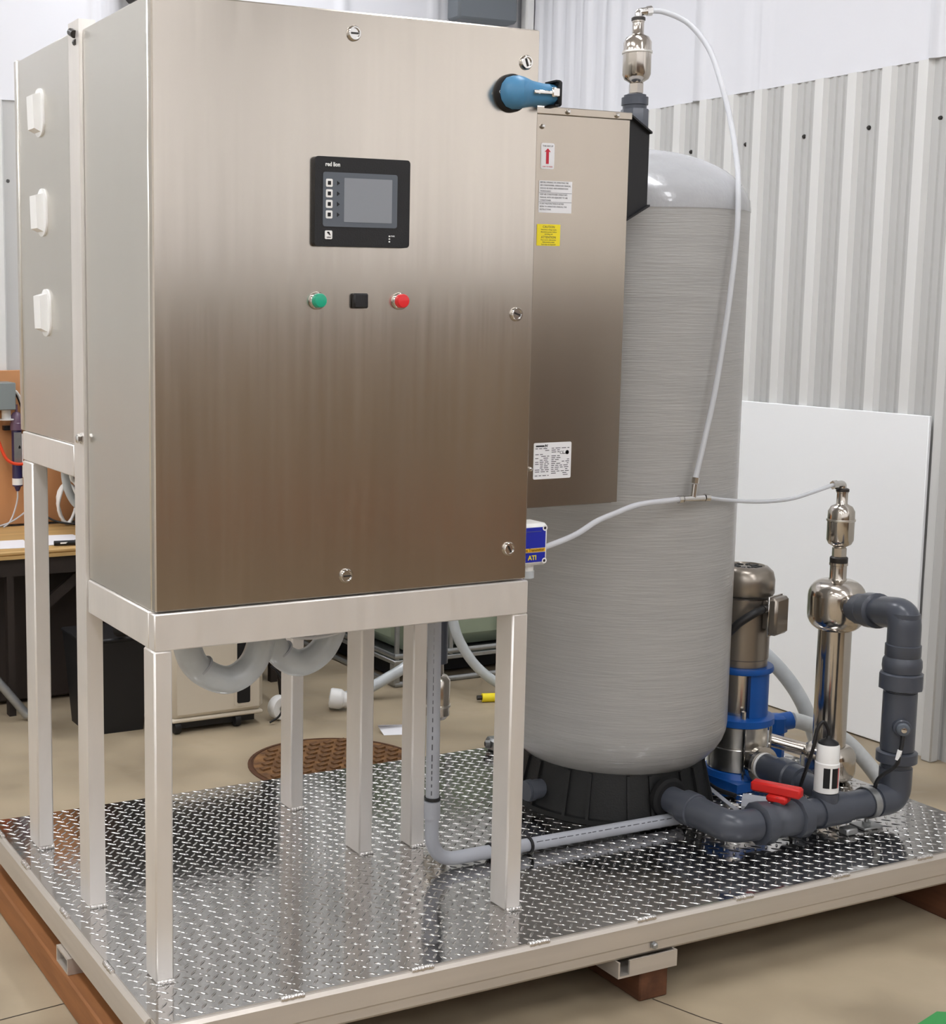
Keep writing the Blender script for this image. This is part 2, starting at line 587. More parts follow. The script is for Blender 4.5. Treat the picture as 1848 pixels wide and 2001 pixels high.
# ceiling strip lights
for i, (lx, ly) in enumerate([(a, c) for a in (-2.9, -.9, 1.3) for c in (-4.0, -2.1, 0.1, 2.05)]):
    t = thing('ceiling_light', 'white ceiling strip light above the workshop floor', 'ceiling light', (lx, ly, ZC - .09), 'ceiling strip lights')
    build(MB().box(lx - .14, lx + .14, ly - .62, ly + .62, ZC - .075, ZC, .01), 'housing', 'white', t)
    build(MB().box(lx - .12, lx + .12, ly - .60, ly + .60, ZC - .09, ZC - .075), 'diffuser', 'lamp', t, flat=True)

# ================================================================== SKID
DX, DY = 1.966, 1.0146
sk = thing('equipment_skid', 'low aluminium skid with a shiny diamond plate deck carrying all the equipment', 'skid', (0, 0, -.1))
build(MB().box(0.001, DX, 0.001, DY, -.006, 0), 'deck_plate', 'plate', sk, flat=True)


def channel(a, c, side):
    """C channel lying along a->c; side = outward unit normal; web outside, flanges inward"""
    a, c, n = Vector(a), Vector(c), Vector(side)
    up_ = Vector((0, 0, 1))
    prof = [(0.030, -.003), (-.004, -.003), (-.009, -.009), (-.009, -.044), (-.006, -.048), (-.006, -.064), (-.001, -.070), (.030, -.070), (.030, -.064),
            (.004, -.062), (.004, -.011), (.030, -.010)]
    mb = MB()
    k = len(prof)
    vs = [p - n * d + up_ * z for p in (a, c) for d, z in prof]
    fs = [(i, (i + 1) % k, (i + 1) % k + k, i + k) for i in range(k)] + [tuple(range(k)), tuple(range(k, 2 * k))]
    return mb.add(vs, fs)


build(channel((0, 0, 0), (DX, 0, 0), (0, -1, 0)), 'side_rail', 'rail_alu', sk, sharp=25)
build(channel((0, DY, 0), (DX, DY, 0), (0, 1, 0)), 'side_rail', 'rail_alu', sk, sharp=25)
build(channel((0, 0.031, 0), (0, DY - .031, 0), (-1, 0, 0)), 'side_rail', 'rail_alu', sk, sharp=25)
build(channel((DX, 0.031, 0), (DX, DY - .031, 0), (1, 0, 0)), 'side_rail', 'rail_alu', sk, sharp=25)


def tube_rect(x0, x1, y0, y1, z0, z1, t, along):
    mb = MB()
    if along == 'y':
        mb.box(x0, x1, y0, y1, z0, z0 + t).box(x0, x1, y0, y1, z1 - t, z1).box(x0, x0 + t, y0, y1, z0 + t, z1 - t).box(x1 - t, x1, y0, y1, z0 + t, z1 - t)
    elif along == 'z':
        mb.box(x0, x0 + t, y0, y1, z0, z1).box(x1 - t, x1, y0, y1, z0, z1).box(x0 + t, x1 - t, y0, y0 + t, z0, z1).box(x0 + t, x1 - t, y1 - t, y1, z0, z1)
    else:
        mb.box(x0, x1, y0, y1, z0, z0 + t).box(x0, x1, y0, y1, z1 - t, z1).box(x0, x1, y0, y0 + t, z0 + t, z1 - t).box(x0, x1, y1 - t, y1, z0 + t, z1 - t)
    return mb


build(MB().box(.902, 1.04, -.012, DY, -.102, -.098).box(1.036, 1.04, -.012, DY, -.098, -.0705).box(.902, .906, -.012, DY, -.098, -.0705)
      .box(.928, 1.036, -.012, -.008, -.098, -.0705), 'cross_channel', 'rail_alu', sk, flat=True)
build(tube_rect(.05, .12, -.004, .06, -.102, -.0705, .004, 'y'), 'cross_channel', 'rail_alu', sk, flat=True)
build(tube_rect(-.012, .2, .43, .50, -.102, -.0705, .004, 'x'), 'cross_channel', 'rail_alu', sk, flat=True)
bw = MB()
for i in range(7):
    bw.lathe([(0, -.001), (.0050, 0), (.0058, .0035), (.0050, .007), (0, .008)], (-.021 + .006 * i, random.uniform(-.001, .001), -.001), (1, 0, 0), 7)
bead_me = piece_mesh(bw, 'weld_bead', 'weld', 60)
for x in (.236, .485, .728, .969, 1.207, 1.46, 1.694, 1.90):
    inst(bead_me, 'weld_bead', sk, (x, -.002, 0))
for y in (.737, .474, .227, .93):
    inst(bead_me, 'weld_bead', sk, (-.002, y, 0), (0, 0, PI / 2))
bo = MB().lathe([(.008, 0), (.008, .002), (.006, .002), (.006, .006), (.004, .008), (0, .008)], (0, 0, 0), (0, -1, 0), 6)
bolt_me = piece_mesh(bo, 'rail_bolt', 'galv')
inst(bolt_me, 'rail_bolt', sk, (.986, -.008, -.053))
inst(bolt_me, 'rail_bolt', sk, (.14, -.008, -.053))
inst(bolt_me, 'rail_bolt', sk, (-.008, .93, -.030), (0, 0, -PI / 2))

# raised tread lugs of the diamond plate
LG = .0292


def lug():
    L, W, H = .0116, .0027, .0014
    out = [(-1, 0), (-.72, -.72), (0, -1), (.72, -.72), (1, 0), (.72, .72), (0, 1), (-.72, .72)]
    vs = [(L * a, W * c, 0) for a, c in out] + [(L * .82 * a, W * .55 * c, H * .8) for a, c in out] + [(-L * .55, 0, H), (0, 0, H * 1.1), (L * .55, 0, H)]
    fs = [(i, (i + 1) % 8, (i + 1) % 8 + 8, i + 8) for i in range(8)]
    fs += [(8, 9, 16), (9, 10, 17, 16), (10, 11, 18, 17), (11, 12, 18), (12, 13, 18), (13, 14, 17, 18), (14, 15, 16, 17), (15, 8, 16)]
    return vs, fs


lv, lf = lug()
lug_me = piece_mesh(MB().add(lv, lf), 'tread_lug', 'lug', 60)
spots = []
for i in range(-1, 70):
    for j in range(-1, 37):
        for o_, ang in ((0, -PI / 4), (.5, PI / 4)):
            x, y = .019 + (i + o_) * LG, .0135 + (j + o_) * LG
            if .008 < x < DX - .008 and .008 < y < DY - .008:
                d = (Vector((x, y, 0)) - CAM).length
                p = Vector((x, y, 0)) - CAM
                px = p.dot(rt2) / p.dot(fw) * 2846 + 518
                py = 976.5 - p.dot(up2) / p.dot(fw) * 2846
                vis = px > 0 and py < 1998
                spots.append((d if vis else d + 50, x, y, ang))
spots.sort()
for d, x, y, ang in spots[:300]:
    inst(lug_me, 'tread_lug', sk, (x, y, 0), (0, 0, ang))
field = MB()
for d, x, y, ang in spots[300:]:
    M = Matrix.Translation((x, y, 0)) @ Matrix.Rotation(ang, 4, 'Z')
    n = len(field.v)
    field.v += [M @ Vector(p) for p in lv]
    field.f += [tuple(q + n for q in fc) for fc in lf]
build(field, 'tread_field', 'lug', sk, kind='stuff', sharp=60)

# timbers under the skid
build(MB().box(-.016, .062, -.10, 1.02, FZ, -.1025, .004), 'timber_beam', 'timber', loc=(.02, .45, FZ),
      label='long brown timber beam under the left edge of the skid', cat='timber')
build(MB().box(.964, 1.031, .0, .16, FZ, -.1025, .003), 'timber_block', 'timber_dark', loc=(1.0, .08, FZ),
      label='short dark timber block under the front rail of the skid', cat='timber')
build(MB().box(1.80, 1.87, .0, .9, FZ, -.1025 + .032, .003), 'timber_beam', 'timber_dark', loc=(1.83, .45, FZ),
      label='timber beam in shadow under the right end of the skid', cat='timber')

build(MB().box(.10, .90, .20, .27, FZ, -.0715, .003), 'timber_beam', 'timber_dark', loc=(.5, .235, FZ),  # unseen beam added to keep the floor below dark
      label='unseen long timber beam added to block light under the skid, left of the dark block', cat='timber')
build(MB().box(1.05, 1.78, .20, .27, FZ, -.0715, .003), 'timber_beam', 'timber_dark', loc=(1.4, .235, FZ),  # second unseen beam, added to stop light coming through from behind
      label='unseen long timber beam added to block light under the skid, right of the dark block', cat='timber')

# ================================================================== STANDS
def weld_foot(parent, x0, x1, y):
    mb = MB()
    n = max(4, int((x1 - x0) / .006))
    for i in range(n):
        mb.lathe([(0, -.001), (.0042, .0), (.0048, .003), (.0042, .006), (0, .007)], (x0 + (x1 - x0) * i / n, y, .003), (1, 0, 0), 6)
    return build(mb, 'weld_bead', 'weld', parent, sharp=60)


st = thing('cabinet_stand', 'welded aluminium stand with square legs under the big control cabinet', 'stand', (.41, .3, 0))
zb0, zb1 = .569, .6306
for x0, x1, y0, y1 in ((.049, .081, .131, .181), (.750, .784, .133, .187), (.757, .791, .490, .535)):
    build(MB().box(x0, x1, y0, y1, 0, zb0 if y0 < .3 else .60, .003), 'leg', 'aluminium', st)
    weld_foot(st, x0, x1, y0 - .002)
build(MB().box(.050, .781, .131, .158, zb0, zb1, .002), 'front_rail', 'aluminium', st)
build(MB().box(.050, .078, .1585, .470, zb0, zb1, .002), 'side_rail', 'aluminium', st)
build(MB().box(.753, .781, .1585, .4885, zb0, zb1, .002), 'side_rail', 'aluminium', st)
build(MB().box(.0785, .7525, .442, .470, zb0, zb1, .002), 'back_rail', 'aluminium', st)

s2 = thing('cabinet_stand', 'tall aluminium stand holding the rear side cabinet, with one full-height post', 'stand', (.36, .7, 0))
build(tube_rect(.048, .079, .4745, .533, 0, 1.622, .003, 'z'), 'post', 'aluminium', s2, flat=True)
for x0, x1, y0, y1 in ((.046, .079, .805, .872), (.638, .669, .497, .560), (.630, .661, .800, .856)):
    build(MB().box(x0, x1, y0, y1, 0, .812, .003), 'leg', 'aluminium', s2)
    weld_foot(s2, x0, x1, y0 - .002)
weld_foot(s2, .048, .079, .4725)
build(MB().box(.047, .075, .5335, .872, .8125, .8715, .002), 'side_rail', 'aluminium', s2)
build(MB().box(.640, .668, .5335, .872, .8125, .8715, .002), 'side_rail', 'aluminium', s2)
build(MB().box(.0755, .6395, .845, .872, .8125, .8715, .002), 'back_rail', 'aluminium', s2)
build(MB().box(.0795, .6395, .505, .5330, .8125, .8715, .002), 'front_rail', 'aluminium', s2)
bb = MB().lathe([(.010, 0), (.010, .003), (.0085, .003), (.0085, .009), (.006, .011), (0, .012)], (.0478, .487, .888), (-1, 0, 0), 6)
build(bb, 'post_bolt', 'chrome', s2)
build(MB().cyl((.046, .492, 1.598), (.046, .512, 1.605), .007, 10).cyl((.05, .49, 1.585), (.05, .50, 1.585), .006, 8), 'top_bolt', 'steel_dark', s2)

# ================================================================== CONTROL CABINET
cb = thing('control_cabinet', 'large brushed stainless steel control cabinet with a touch panel on its door', 'cabinet', (.415, .3, .6306))
CX0, CX1, CZ0, CZ1 = .053, .777, .6312, 1.605
build(MB().box(CX0 + .001, CX1 - .001, .156, .4695, CZ0, CZ1 - .001, .002), 'body', 'stainless_grey', cb)
build(MB().box(CX0 + .006, CX1 - .006, .151, .1565, CZ0 + .004, CZ1 - .006), 'gasket', 'steel_dark', cb)
door = build(MB().box(CX0, CX1, .134, .1515, CZ0 + .002, CZ1, .0025), 'door', 'stainless', cb, sharp=30)
FY = .134
for lx, lz, sl in ((.407, 1.570, 0), (.748, 1.548, 70), (.741, 1.114, 20), (.737, .692, 60), (.403, .668, 0)):
    lt = build(MB().lathe([(.0125, 0), (.0125, .003), (.0105, .006), (.0085, .006), (.0085, .0035), (0, .0035)], (lx, FY, lz), (0, -1, 0), 24), 'latch', 'chrome', door)
    M = Matrix.Translation((lx, FY - .0042, lz)) @ Matrix.Rotation(R(sl), 4, 'Y')
    # slot across the latch head
    build(MB().box(-.007, .007, -.0008, .0006, -.0013, .0013, M=M), 'slot', 'steel_dark', door, flat=True)

# touch panel
hb = MB().prism(rrect(.333, .513, 1.225, 1.370, .006), XZ, FY - .0095, FY + .001)
hp = build(hb, 'touch_panel', 'bezel', cb, sharp=30, label='black touch panel bezel with grey screen and soft keys')
hy_ = FY - .0097
build(MB().prism(rrect(.3475, .488, 1.257, 1.345, .004), XZ, hy_ - .0008, hy_ + .001), 'overlay', 'overlay', hp, flat=True)
build(MB().prism(rrect(.3865, .4775, 1.265, 1.3365, .001), XZ, hy_ - .0013, hy_), 'screen', 'screen', hp, flat=True)
for kz in (1.3275, 1.3105, 1.2935, 1.2765):
    build(MB().prism(rrect(.3525, .3645, kz - .0065, kz + .0065, .002), XZ, hy_ - .0020, hy_), 'soft_key', 'white', hp, flat=True)
    build(MB().prism(rrect(.3555, .3612, kz - .0032, kz + .0030, .0005), XZ, hy_ - .0026, hy_ - .002), 'key_mark', 'ink_black', hp, flat=True)
    build(MB().prism([(.3735, kz - .0035), (.3785, kz), (.3735, kz + .0035)], XZ, hy_ - .0014, hy_), 'pointer_mark', 'ink_black', hp, flat=True)
build(MB().prism(rrect(.3515, .3645, 1.2365, 1.2505, .002), XZ, hy_ - .0020, hy_), 'menu_key', 'white', hp, flat=True)
build(MB().prism([(.355, 1.2485), (.3585, 1.2485), (.3605, 1.2445), (.361, 1.2425), (.359, 1.2435), (.3565, 1.2460), (.355, 1.2460)], XZ, hy_ - .0026, hy_ - .002), 'key_mark', 'ink_black', hp, flat=True)
text('MENU', .0028, (.3580, hy_ - .0022, 1.2385), 'key_text', 'ink', hp, align='CENTER')
text('red lion', .0095, (.3515, hy_ - .0004, 1.3545), 'logo_text', 'white', hp, sx=.92, bold=.00028)
for i in range(3):
    build(MB().box(.4725, .4752, hy_ - .0006, hy_, 1.2335 + .0045 * i, 1.2358 + .0045 * i), 'status_mark', 'white', hp, flat=True)
text('PWR', .0036, (.4765, hy_ - .0004, 1.2425), 'status_text', 'label_white', hp)

# pilot lights and blank
for lx, mt, nm in ((.343, 'green_l', 'green pilot light'), (.501, 'red_l', 'red pilot light')):
    b_ = build(MB().lathe([(.0145, 0), (.0145, .004), (.013, .006), (.0115, .006)], (lx, FY, 1.136), (0, -1, 0), 28), 'pilot_light', 'chrome', cb, label=nm)
    build(MB().lathe([(.0118, .004), (.0118, .013), (.0105, .0155), (0, .0165)], (lx, FY, 1.136), (0, -1, 0), 28), 'lens', mt, b_)
build(MB().box(.408, .436, FY - .010, FY + .0005, 1.1235, 1.1485, .0025), 'blank_cover', 'bezel', cb, label='dark square cover between the pilot lights')

# rotary disconnect handle
dz, dx = 1.494, .718
dk = build(MB().lathe([(.0325, 0), (.0325, .006), (.0305, .011), (0, .011)], (dx, FY, dz), (0, -1, 0), 40), 'disconnect_switch', 'ink_black', cb, label='blue rotary disconnect switch handle')
g = MB()
prof = [(-.029, .0), (-.026, .014), (-.017, .0245), (-.004, .0285), (.010, .0275), (.030, .022), (.052, .0185), (.074, .0185)]
vs, fs = [], []
for i, (px_, hw) in enumerate(prof):
    th = .016 + .022 * max(0, 1 - abs(px_ + .002) / .03) if px_ < .02 else .020 + .006 * (px_ / .074)
    hw = max(hw, .004)
    y0 = FY - .010
    for a, c in ((-1, 0), (-.92, .55), (-.55, .95), (0, 1), (.55, .95), (.92, .55), (1, 0)):
        vs.append((dx + px_, y0 - th * c, dz + hw * a))
n = 7
for i in range(len(prof) - 1):
    for j in range(n - 1):
        fs.append((i * n + j, i * n + j + 1, (i + 1) * n + j + 1, (i + 1) * n + j))
    fs.append((i * n + n - 1, i * n, (i + 1) * n, (i + 1) * n + n - 1))
fs += [tuple(range(n)), tuple(range((len(prof) - 1) * n, len(prof) * n))]
build(g.add(vs, fs), 'handle', 'disc_blue', dk, sharp=50)
build(MB().box(dx + .0735, dx + .0815, FY - .040, FY - .004, dz - .022, dz + .022, .003).box(dx + .066, dx + .0738, FY - .040, FY - .008, dz - .022, dz - .0188)
      .box(dx + .066, dx + .0738, FY - .040, FY - .008, dz + .0188, dz + .022), 'end_cap', 'ink_black', dk)
build(MB().box(dx + .022, dx + .074, FY - .0405, FY - .030, dz - .003, dz + .003, .001).box(dx + .058, dx + .074, FY - .043, FY - .036, dz - .007, dz + .009, .002), 'padlock_bar', 'chrome', dk)
build(MB().box(dx - .0285, dx - .012, FY - .0215, FY - .012, dz - .0008, dz + .0008), 'pointer_line', 'ink_black', dk, flat=True)
text('O', .008, (dx - .0318, FY - .0115, dz - .003), 'off_text', 'white', dk)
build(MB().cyl((.0705, .142, CZ1 - .0), (.0705, .142, CZ1 + .004), .004, 8), 'hinge_pin', 'steel_dark', cb)

# ================================================================== SIDE CABINET (rear)
c2 = thing('side_cabinet', 'greyish stainless side cabinet with three white vent covers on its left side', 'cabinet', (.36, .7, .872))
build(MB().box(.050, .668, .5355, .868, .872, 1.607, .002), 'body', 'stainless_grey', c2)
build(MB().box(.047, .669, .8685, .886, .873, 1.609, .002), 'door', 'stainless_grey', c2)
for vy, vz in ((.737, 1.490), (.728, 1.303), (.714, 1.113)):
    pl = build(MB().prism(rrect(vy - .046, vy + .012, vz - .045, vz + .045, .026, 6), YZ, .0505, .0465), 'vent_cover', 'white_pl', c2, sharp=30)
    hd = MB()
    pts = [(.0466, -.036), (.034, -.030), (.032, .032), (.0466, .036)]
    k = len(pts)
    for yy in (vy - .030, vy + .012):
        hd.v += [Vector((x, yy, vz + z)) for x, z in pts]
    hd.f += [(i, (i + 1) % k, (i + 1) % k + k, i + k) for i in range(k)] + [tuple(range(k)), tuple(reversed(range(k, 2 * k)))]
    build(hd, 'hood', 'white_pl', pl)

# ================================================================== CABINET AIR CONDITIONER
ac = thing('cabinet_air_conditioner', 'narrow stainless air conditioner box with warning labels beside the control cabinet', 'air conditioner', (.95, .38, .735))
AY = .300
build(MB().box(.793, 1.104, AY + .002, .470, .735, 1.488, .002), 'body', 'stainless_ac', ac)
build(MB().box(.793, 1.116, AY - .004, .473, 1.4885, 1.503, .0015), 'top_lip', 'stainless_ac', ac)
build(MB().box(.793, 1.112, AY - .001, AY + .0018, .737, 1.488), 'front_sheet', 'stainless_ac', ac, flat=True)
sm = MB().lathe([(.005, 0), (.005, .002), (.0035, .005), (0, .006)], (0, 0, 0), (0, -1, 0), 10)
sm_me = piece_mesh(sm, 'screw', 'chrome')
for x, z in ((.961, 1.4955), (1.078, 1.4955)):
    inst(sm_me, 'screw', ac, (x, AY - .004, z))
for x, z in ((.905, 1.466), (.897, .813)):
    inst(sm_me, 'screw', ac, (x, AY - .001, z))
hood = MB()
q0 = [(1.1165, 1.502), (1.170, 1.470), (1.170, 1.325), (1.1125, 1.294)]
hood.prism([(1.1165, 1.502), (1.1705, 1.470), (1.1705, 1.466), (1.1165, 1.498)], XZ, AY + .001, .405)
hood.prism([(1.1125, 1.298), (1.1705, 1.329), (1.1705, 1.325), (1.1125, 1.294)], XZ, AY + .001, .405)
hood.prism([(1.1125, 1.296), (1.1705, 1.326), (1.1705, 1.469), (1.1165, 1.500)], XZ, AY + .010, AY + .014)
build(hood, 'outlet_hood', 'black', ac, flat=True, label='black sheet outlet hood')


def label_plate(name, x0, x1, z0, z1, mt, r=.002):
    return build(MB().prism(rrect(x0, x1, z0, z1, r), XZ, AY - .0018, AY - .0009), name, mt, ac, flat=True)


LY = AY - .0019
la = label_plate('arrow_label', .9035, .9345, 1.387, 1.4355, 'label_white', .004)
build(MB().prism([(.9152, 1.3968), (.9215, 1.3968), (.9215, 1.4195), (.9255, 1.4190), (.9188, 1.4258), (.9115, 1.4190), (.9152, 1.4195)], XZ, LY - .0004, LY), 'arrow_mark', 'label_red', la, flat=True)
text('THIS SIDE UP', .0042, (.919, LY, 1.4285), 'label_text', 'ink', la, align='CENTER', extr=.0001)
text('UNIT TO RISER', .0035, (.919, LY, 1.3905), 'label_text', 'label_red', la, align='CENTER', extr=.0001)
lb = label_plate('instruction_label', .901, .978, 1.3055, 1.3655, 'label_white', .001)
lines = ['BEFORE OPENING OR OPERATING THE', 'AIR CONDITIONER, OPERATOR\'S MANUAL', 'SHOULD BE READ AND UNDERSTOOD', 'THOROUGHLY.', 'KEEP AIR CONDITIONER OPERATOR\'S',
         'MANUAL WITH OR ADJACENT TO AIR', 'CONDITIONER.', 'IF ANY MALFUNCTION IS NOTED', 'REFER TO OPERATOR\'S MANUAL FOR', 'INSTRUCTIONS.']
for i, s in enumerate(lines):
    text(s, .0043, (.9035, LY, 1.3608 - .0054 * i - (.001 if i > 3 else 0) - (.001 if i > 6 else 0)), 'label_text', 'ink', lb, extr=.0001, sx=.86)
for zz in (1.3425, 1.3253):
    build(MB().box(.9015, .9775, LY - .0002, LY, zz, zz + .0006), 'rule', 'ink', lb, flat=True)
lc = label_plate('caution_label', .899, .953, 1.2432, 1.2838, 'label_yellow', .0012)
text('CAUTION', .0062, (.926, LY, 1.2768), 'label_text', 'ink', lc, align='CENTER', extr=.0001)
for i, s in enumerate(['Hazardous voltage inside', 'disconnect power before', 'servicing unit']):
    text(s, .0036, (.926, LY, 1.2725 - .0042 * i), 'label_text', 'ink', lc, align='CENTER', extr=.0001)
text('ATTENTION', .0062, (.926, LY, 1.2572), 'label_text', 'ink', lc, align='CENTER', extr=.0001)
for i, s in enumerate(['Pour ouvrir, debrancher', 'l\'alimentation avant', 'l\'entretien de l\'appareil']):
    text(s, .0036, (.926, LY, 1.2530 - .0042 * i), 'label_text', 'ink', lc, align='CENTER', extr=.0001)
ld = label_plate('rating_plate', .9055, .995, .792, .8635, 'label_white', .003)
text('CE', .0085, (.967, LY, .840), 'label_text', 'ink_black', ld, extr=.0001)
build(MB().lathe([(.0042, 0), (.0042, .0004), (.0028, .0004), (.0028, 0)], (.985, LY, .8430), (0, -1, 0), 16), 'mark', 'ink_black', ld, flat=True)
build(MB().box(.910, .930, LY - .0003, LY, .8555, .8585), 'print_line', 'ink_black', ld, flat=True)
build(MB().prism([(.931, .8545), (.9325, .8545), (.9335, .858), (.9365, .8545), (.938, .860), (.9365, .860), (.936, .857), (.9335, .860), (.932, .860)], XZ, LY - .0003, LY), 'mark', 'ink_black', ld, flat=True)
rl = random.Random(3)
for i in range(15):
    z = .8515 - .0038 * i
    x = .909
    while x < .940:
        L = rl.uniform(.004, .012)
        if rl.random() < .72:
            build(MB().box(x, min(x + L, .942), LY - .0002, LY, z, z + .0013), 'print_line', 'ink', ld, flat=True)
        x += L + .003
    x = .9475
    while x < .986:
        L = rl.uniform(.004, .012)
        if rl.random() < .66 and not (3 > i > 0 and x > .962):
            build(MB().box(x, min(x + L, .990), LY - .0002, LY, z, z + .0013), 'print_line', 'ink', ld, flat=True)
        x += L + .003

# ================================================================== GAS TRANSMITTER
gt = thing('gas_transmitter', 'small white transmitter box with blue and yellow face beside the cabinet edge', 'transmitter', (.835, .22, .63))
build(MB().box(.786, .876, .203, .262, .641, .7215, .006), 'housing', 'white_pl', gt)
build(MB().box(.790, .868, .2015, .2035, .6755, .7145), 'blue_panel', 'face_blue', gt, flat=True)
build(MB().box(.790, .868, .2015, .2035, .6485, .6665), 'blue_panel', 'face_blue', gt, flat=True)
build(MB().box(.790, .868, .2012, .2035, .6680, .6742), 'yellow_stripe', 'yellow', gt, flat=True)
build(MB().box(.824, .858, .2010, .2015, .7065, .7072), 'trim_line', 'overlay', gt, flat=True)
text('Gas Transmitter', .0085, (.8655, .2010, .6692), 'face_text', 'ink_black', gt, align='RIGHT', extr=.0002, sx=.86)
text('ATI', .0125, (.829, .2012, .6530), 'face_text', 'label_yellow', gt, extr=.0002, bold=.0003)
for x, z in ((.8665, .7125), (.8665, .650)):
    build(MB().lathe([(.0055, 0), (.0055, .0012), (.003, .0012), (.003, .0002), (0, .0002)], (x, .2026, z), (0, -1, 0), 14), 'corner_screw', 'white_pl', gt)
    build(MB().lathe([(.0028, 0), (0, .0006)], (x, .2015, z), (0, -1, 0), 10), 'screw_head', 'steel_dark', gt)
build(MB().cyl((.846, .232, .641), (.846, .232, .628), .015, 16), 'gland', 'white_pl', gt)
build(MB().cyl((.846, .232, .6279), (.846, .232, .614), .0165, 12), 'gland_nut', 'hose_grey', gt)
build(MB().cyl((.832, .238, .630), (.832, .238, .612), .014, 12), 'gland_back', 'black', gt)
build(MB().box(.778, .787, .21, .255, .655, .70), 'bracket', 'galv', gt, flat=True)

# ================================================================== TANK
TX, TY, TR = 1.355, .590, .255
tk = thing('pressure_tank', 'tall grey fibreglass pressure tank with domed ends on a black base', 'tank', (TX, TY, 0))
pr = []
for i in range(0, 13):
    a = -PI / 2 + PI / 2 * i / 12
    pr.append((max(0, TR * math.cos(a)) if i else 0, .200 + .145 * math.sin(a)))
pr2 = [(TR, .30), (TR, .6), (TR, .9), (TR, 1.2), (TR, 1.335)]
build(MB().lathe(pr + pr2, (TX, TY, 0), (0, 0, 1), 72), 'shell', 'tank', tk, sharp=80)
pr3 = [(TR + .001, 1.330)]
for i in range(0, 13):
    a = PI / 2 * i / 12
    pr3.append((max(0, (TR + .001) * math.cos(a)) if i < 12 else 0, 1.336 + .134 * math.sin(a)))
build(MB().lathe(pr3, (TX, TY, 0), (0, 0, 1), 72), 'dome', 'tank_dome', tk, sharp=80)
bs_ = build(MB().lathe([(.232, .0005), (.232, .012), (.224, .014), (.203, .112), (.196, .116), (.196, .104), (.185, .10)], (TX, TY, 0), (0, 0, 1), 64), 'base', 'base_black', tk)
for i in range(20):
    a = 2 * PI * i / 20 + .1 + (.04 if i % 2 else -.04)
    ca, sa = math.cos(a), math.sin(a)
    vs = []
    for r, z in ((.229, .012), (.2055, .110)):
        for t in (-.0035, .0035):
            for e in (-.006, .0035):
                vs.append((TX + (r + e) * ca - t * sa, TY + (r + e) * sa + t * ca, z))
    build(MB().add(vs, [(0, 1, 3, 2), (4, 6, 7, 5), (0, 4, 5, 1), (2, 3, 7, 6), (1, 5, 7, 3), (0, 2, 6, 4)]), 'base_rib', 'base_black', bs_)
build(MB().cyl((TX - .14, TY - .02, .05), (1.10, .566, .05), .022, 18).cyl((1.118, .5665, .05), (1.106, .5662, .05), .0245, 18), 'drain_stub', 'pvc_dull', tk)
build(MB().lathe([(.046, 0), (.046, .012), (.040, .016), (.038, .016)], (1.338, .375, .062), (0, -1, 0), 24), 'port_arch', 'black_matte', tk)


# ================================================================== AIR VENTS
def air_vent(x, y, z, label, elb, dark_top=True, group=None, r=.0305, base=None):
    t = thing('air_vent_valve', label, 'air vent', (x, y, z))
    build(MB().lathe([(.0165, 0), (.0165, .020), (.014, .022)], (x, y, z), (0, 0, 1), 6), 'lower_nut', 'polished', t)
    build(MB().lathe([(.013, .021), (.016, .024), (.026, .030), (r, .040), (r, .085)], (x, y, z), (0, 0, 1), 32), 'float_body', 'polished', t)
    build(MB().lathe([(r + .002, .0845), (r + .0025, .087), (r + .002, .0895), (r, .0895)], (x, y, z), (0, 0, 1), 32), 'seam_ring', 'stainless_grey', t)
    build(MB().lathe([(r, .0893), (r - .0005, .108), (.024, .119), (.014, .124), (.0125, .126), (.0125, .150), (.0135, .151), (.0135, .154)], (x, y, z), (0, 0, 1), 32), 'top_cap', 'polished', t)
    build(MB().lathe([(.0150, .1542), (.0150, .160), (.012, .162)], (x, y, z), (0, 0, 1), 20), 'collar', 'steel_dark', t)
    e = Vector(elb).normalized()
    c = Vector((x, y, z + .172))
    build(MB().tube(fillet([(x, y, z + .161), c, c + e * .024], .008), .0085, 12).cyl(c + e * .018, c + e * .030, .0105, 6), 'elbow', 'chrome', t)
    return c + e * .030


tip1 = air_vent(TX + .006, TY, 1.592, 'steel air vent valve on top of the grey tank, highest in view', (.8, -.25, .12))
nz = thing('pipe_nipple', 'dark grey plastic pipe nipple between the tank dome and its air vent', 'pipe fitting', (TX + .004, TY, 1.4705))
build(MB().lathe([(.026, 0), (.026, .095), (.029, .096), (.029, .112), (.024, .113), (.024, .1175), (.018, .119), (.016, .1205)], (TX + .004, TY, 1.4705), (0, 0, 1), 24), 'pipe', 'pvc', nz)
build(MB().lathe([(.029, .02), (.030, .022), (.030, .085), (.029, .087)], (TX + .004, TY, 1.4705), (0, 0, 1), 8), 'hex_body', 'pvc', nz)
CXX, CYY = 1.900, .455
tip2 = air_vent(CXX, CYY, .545, 'steel air vent valve on top of the polished column', (-.94, .1, -.05))
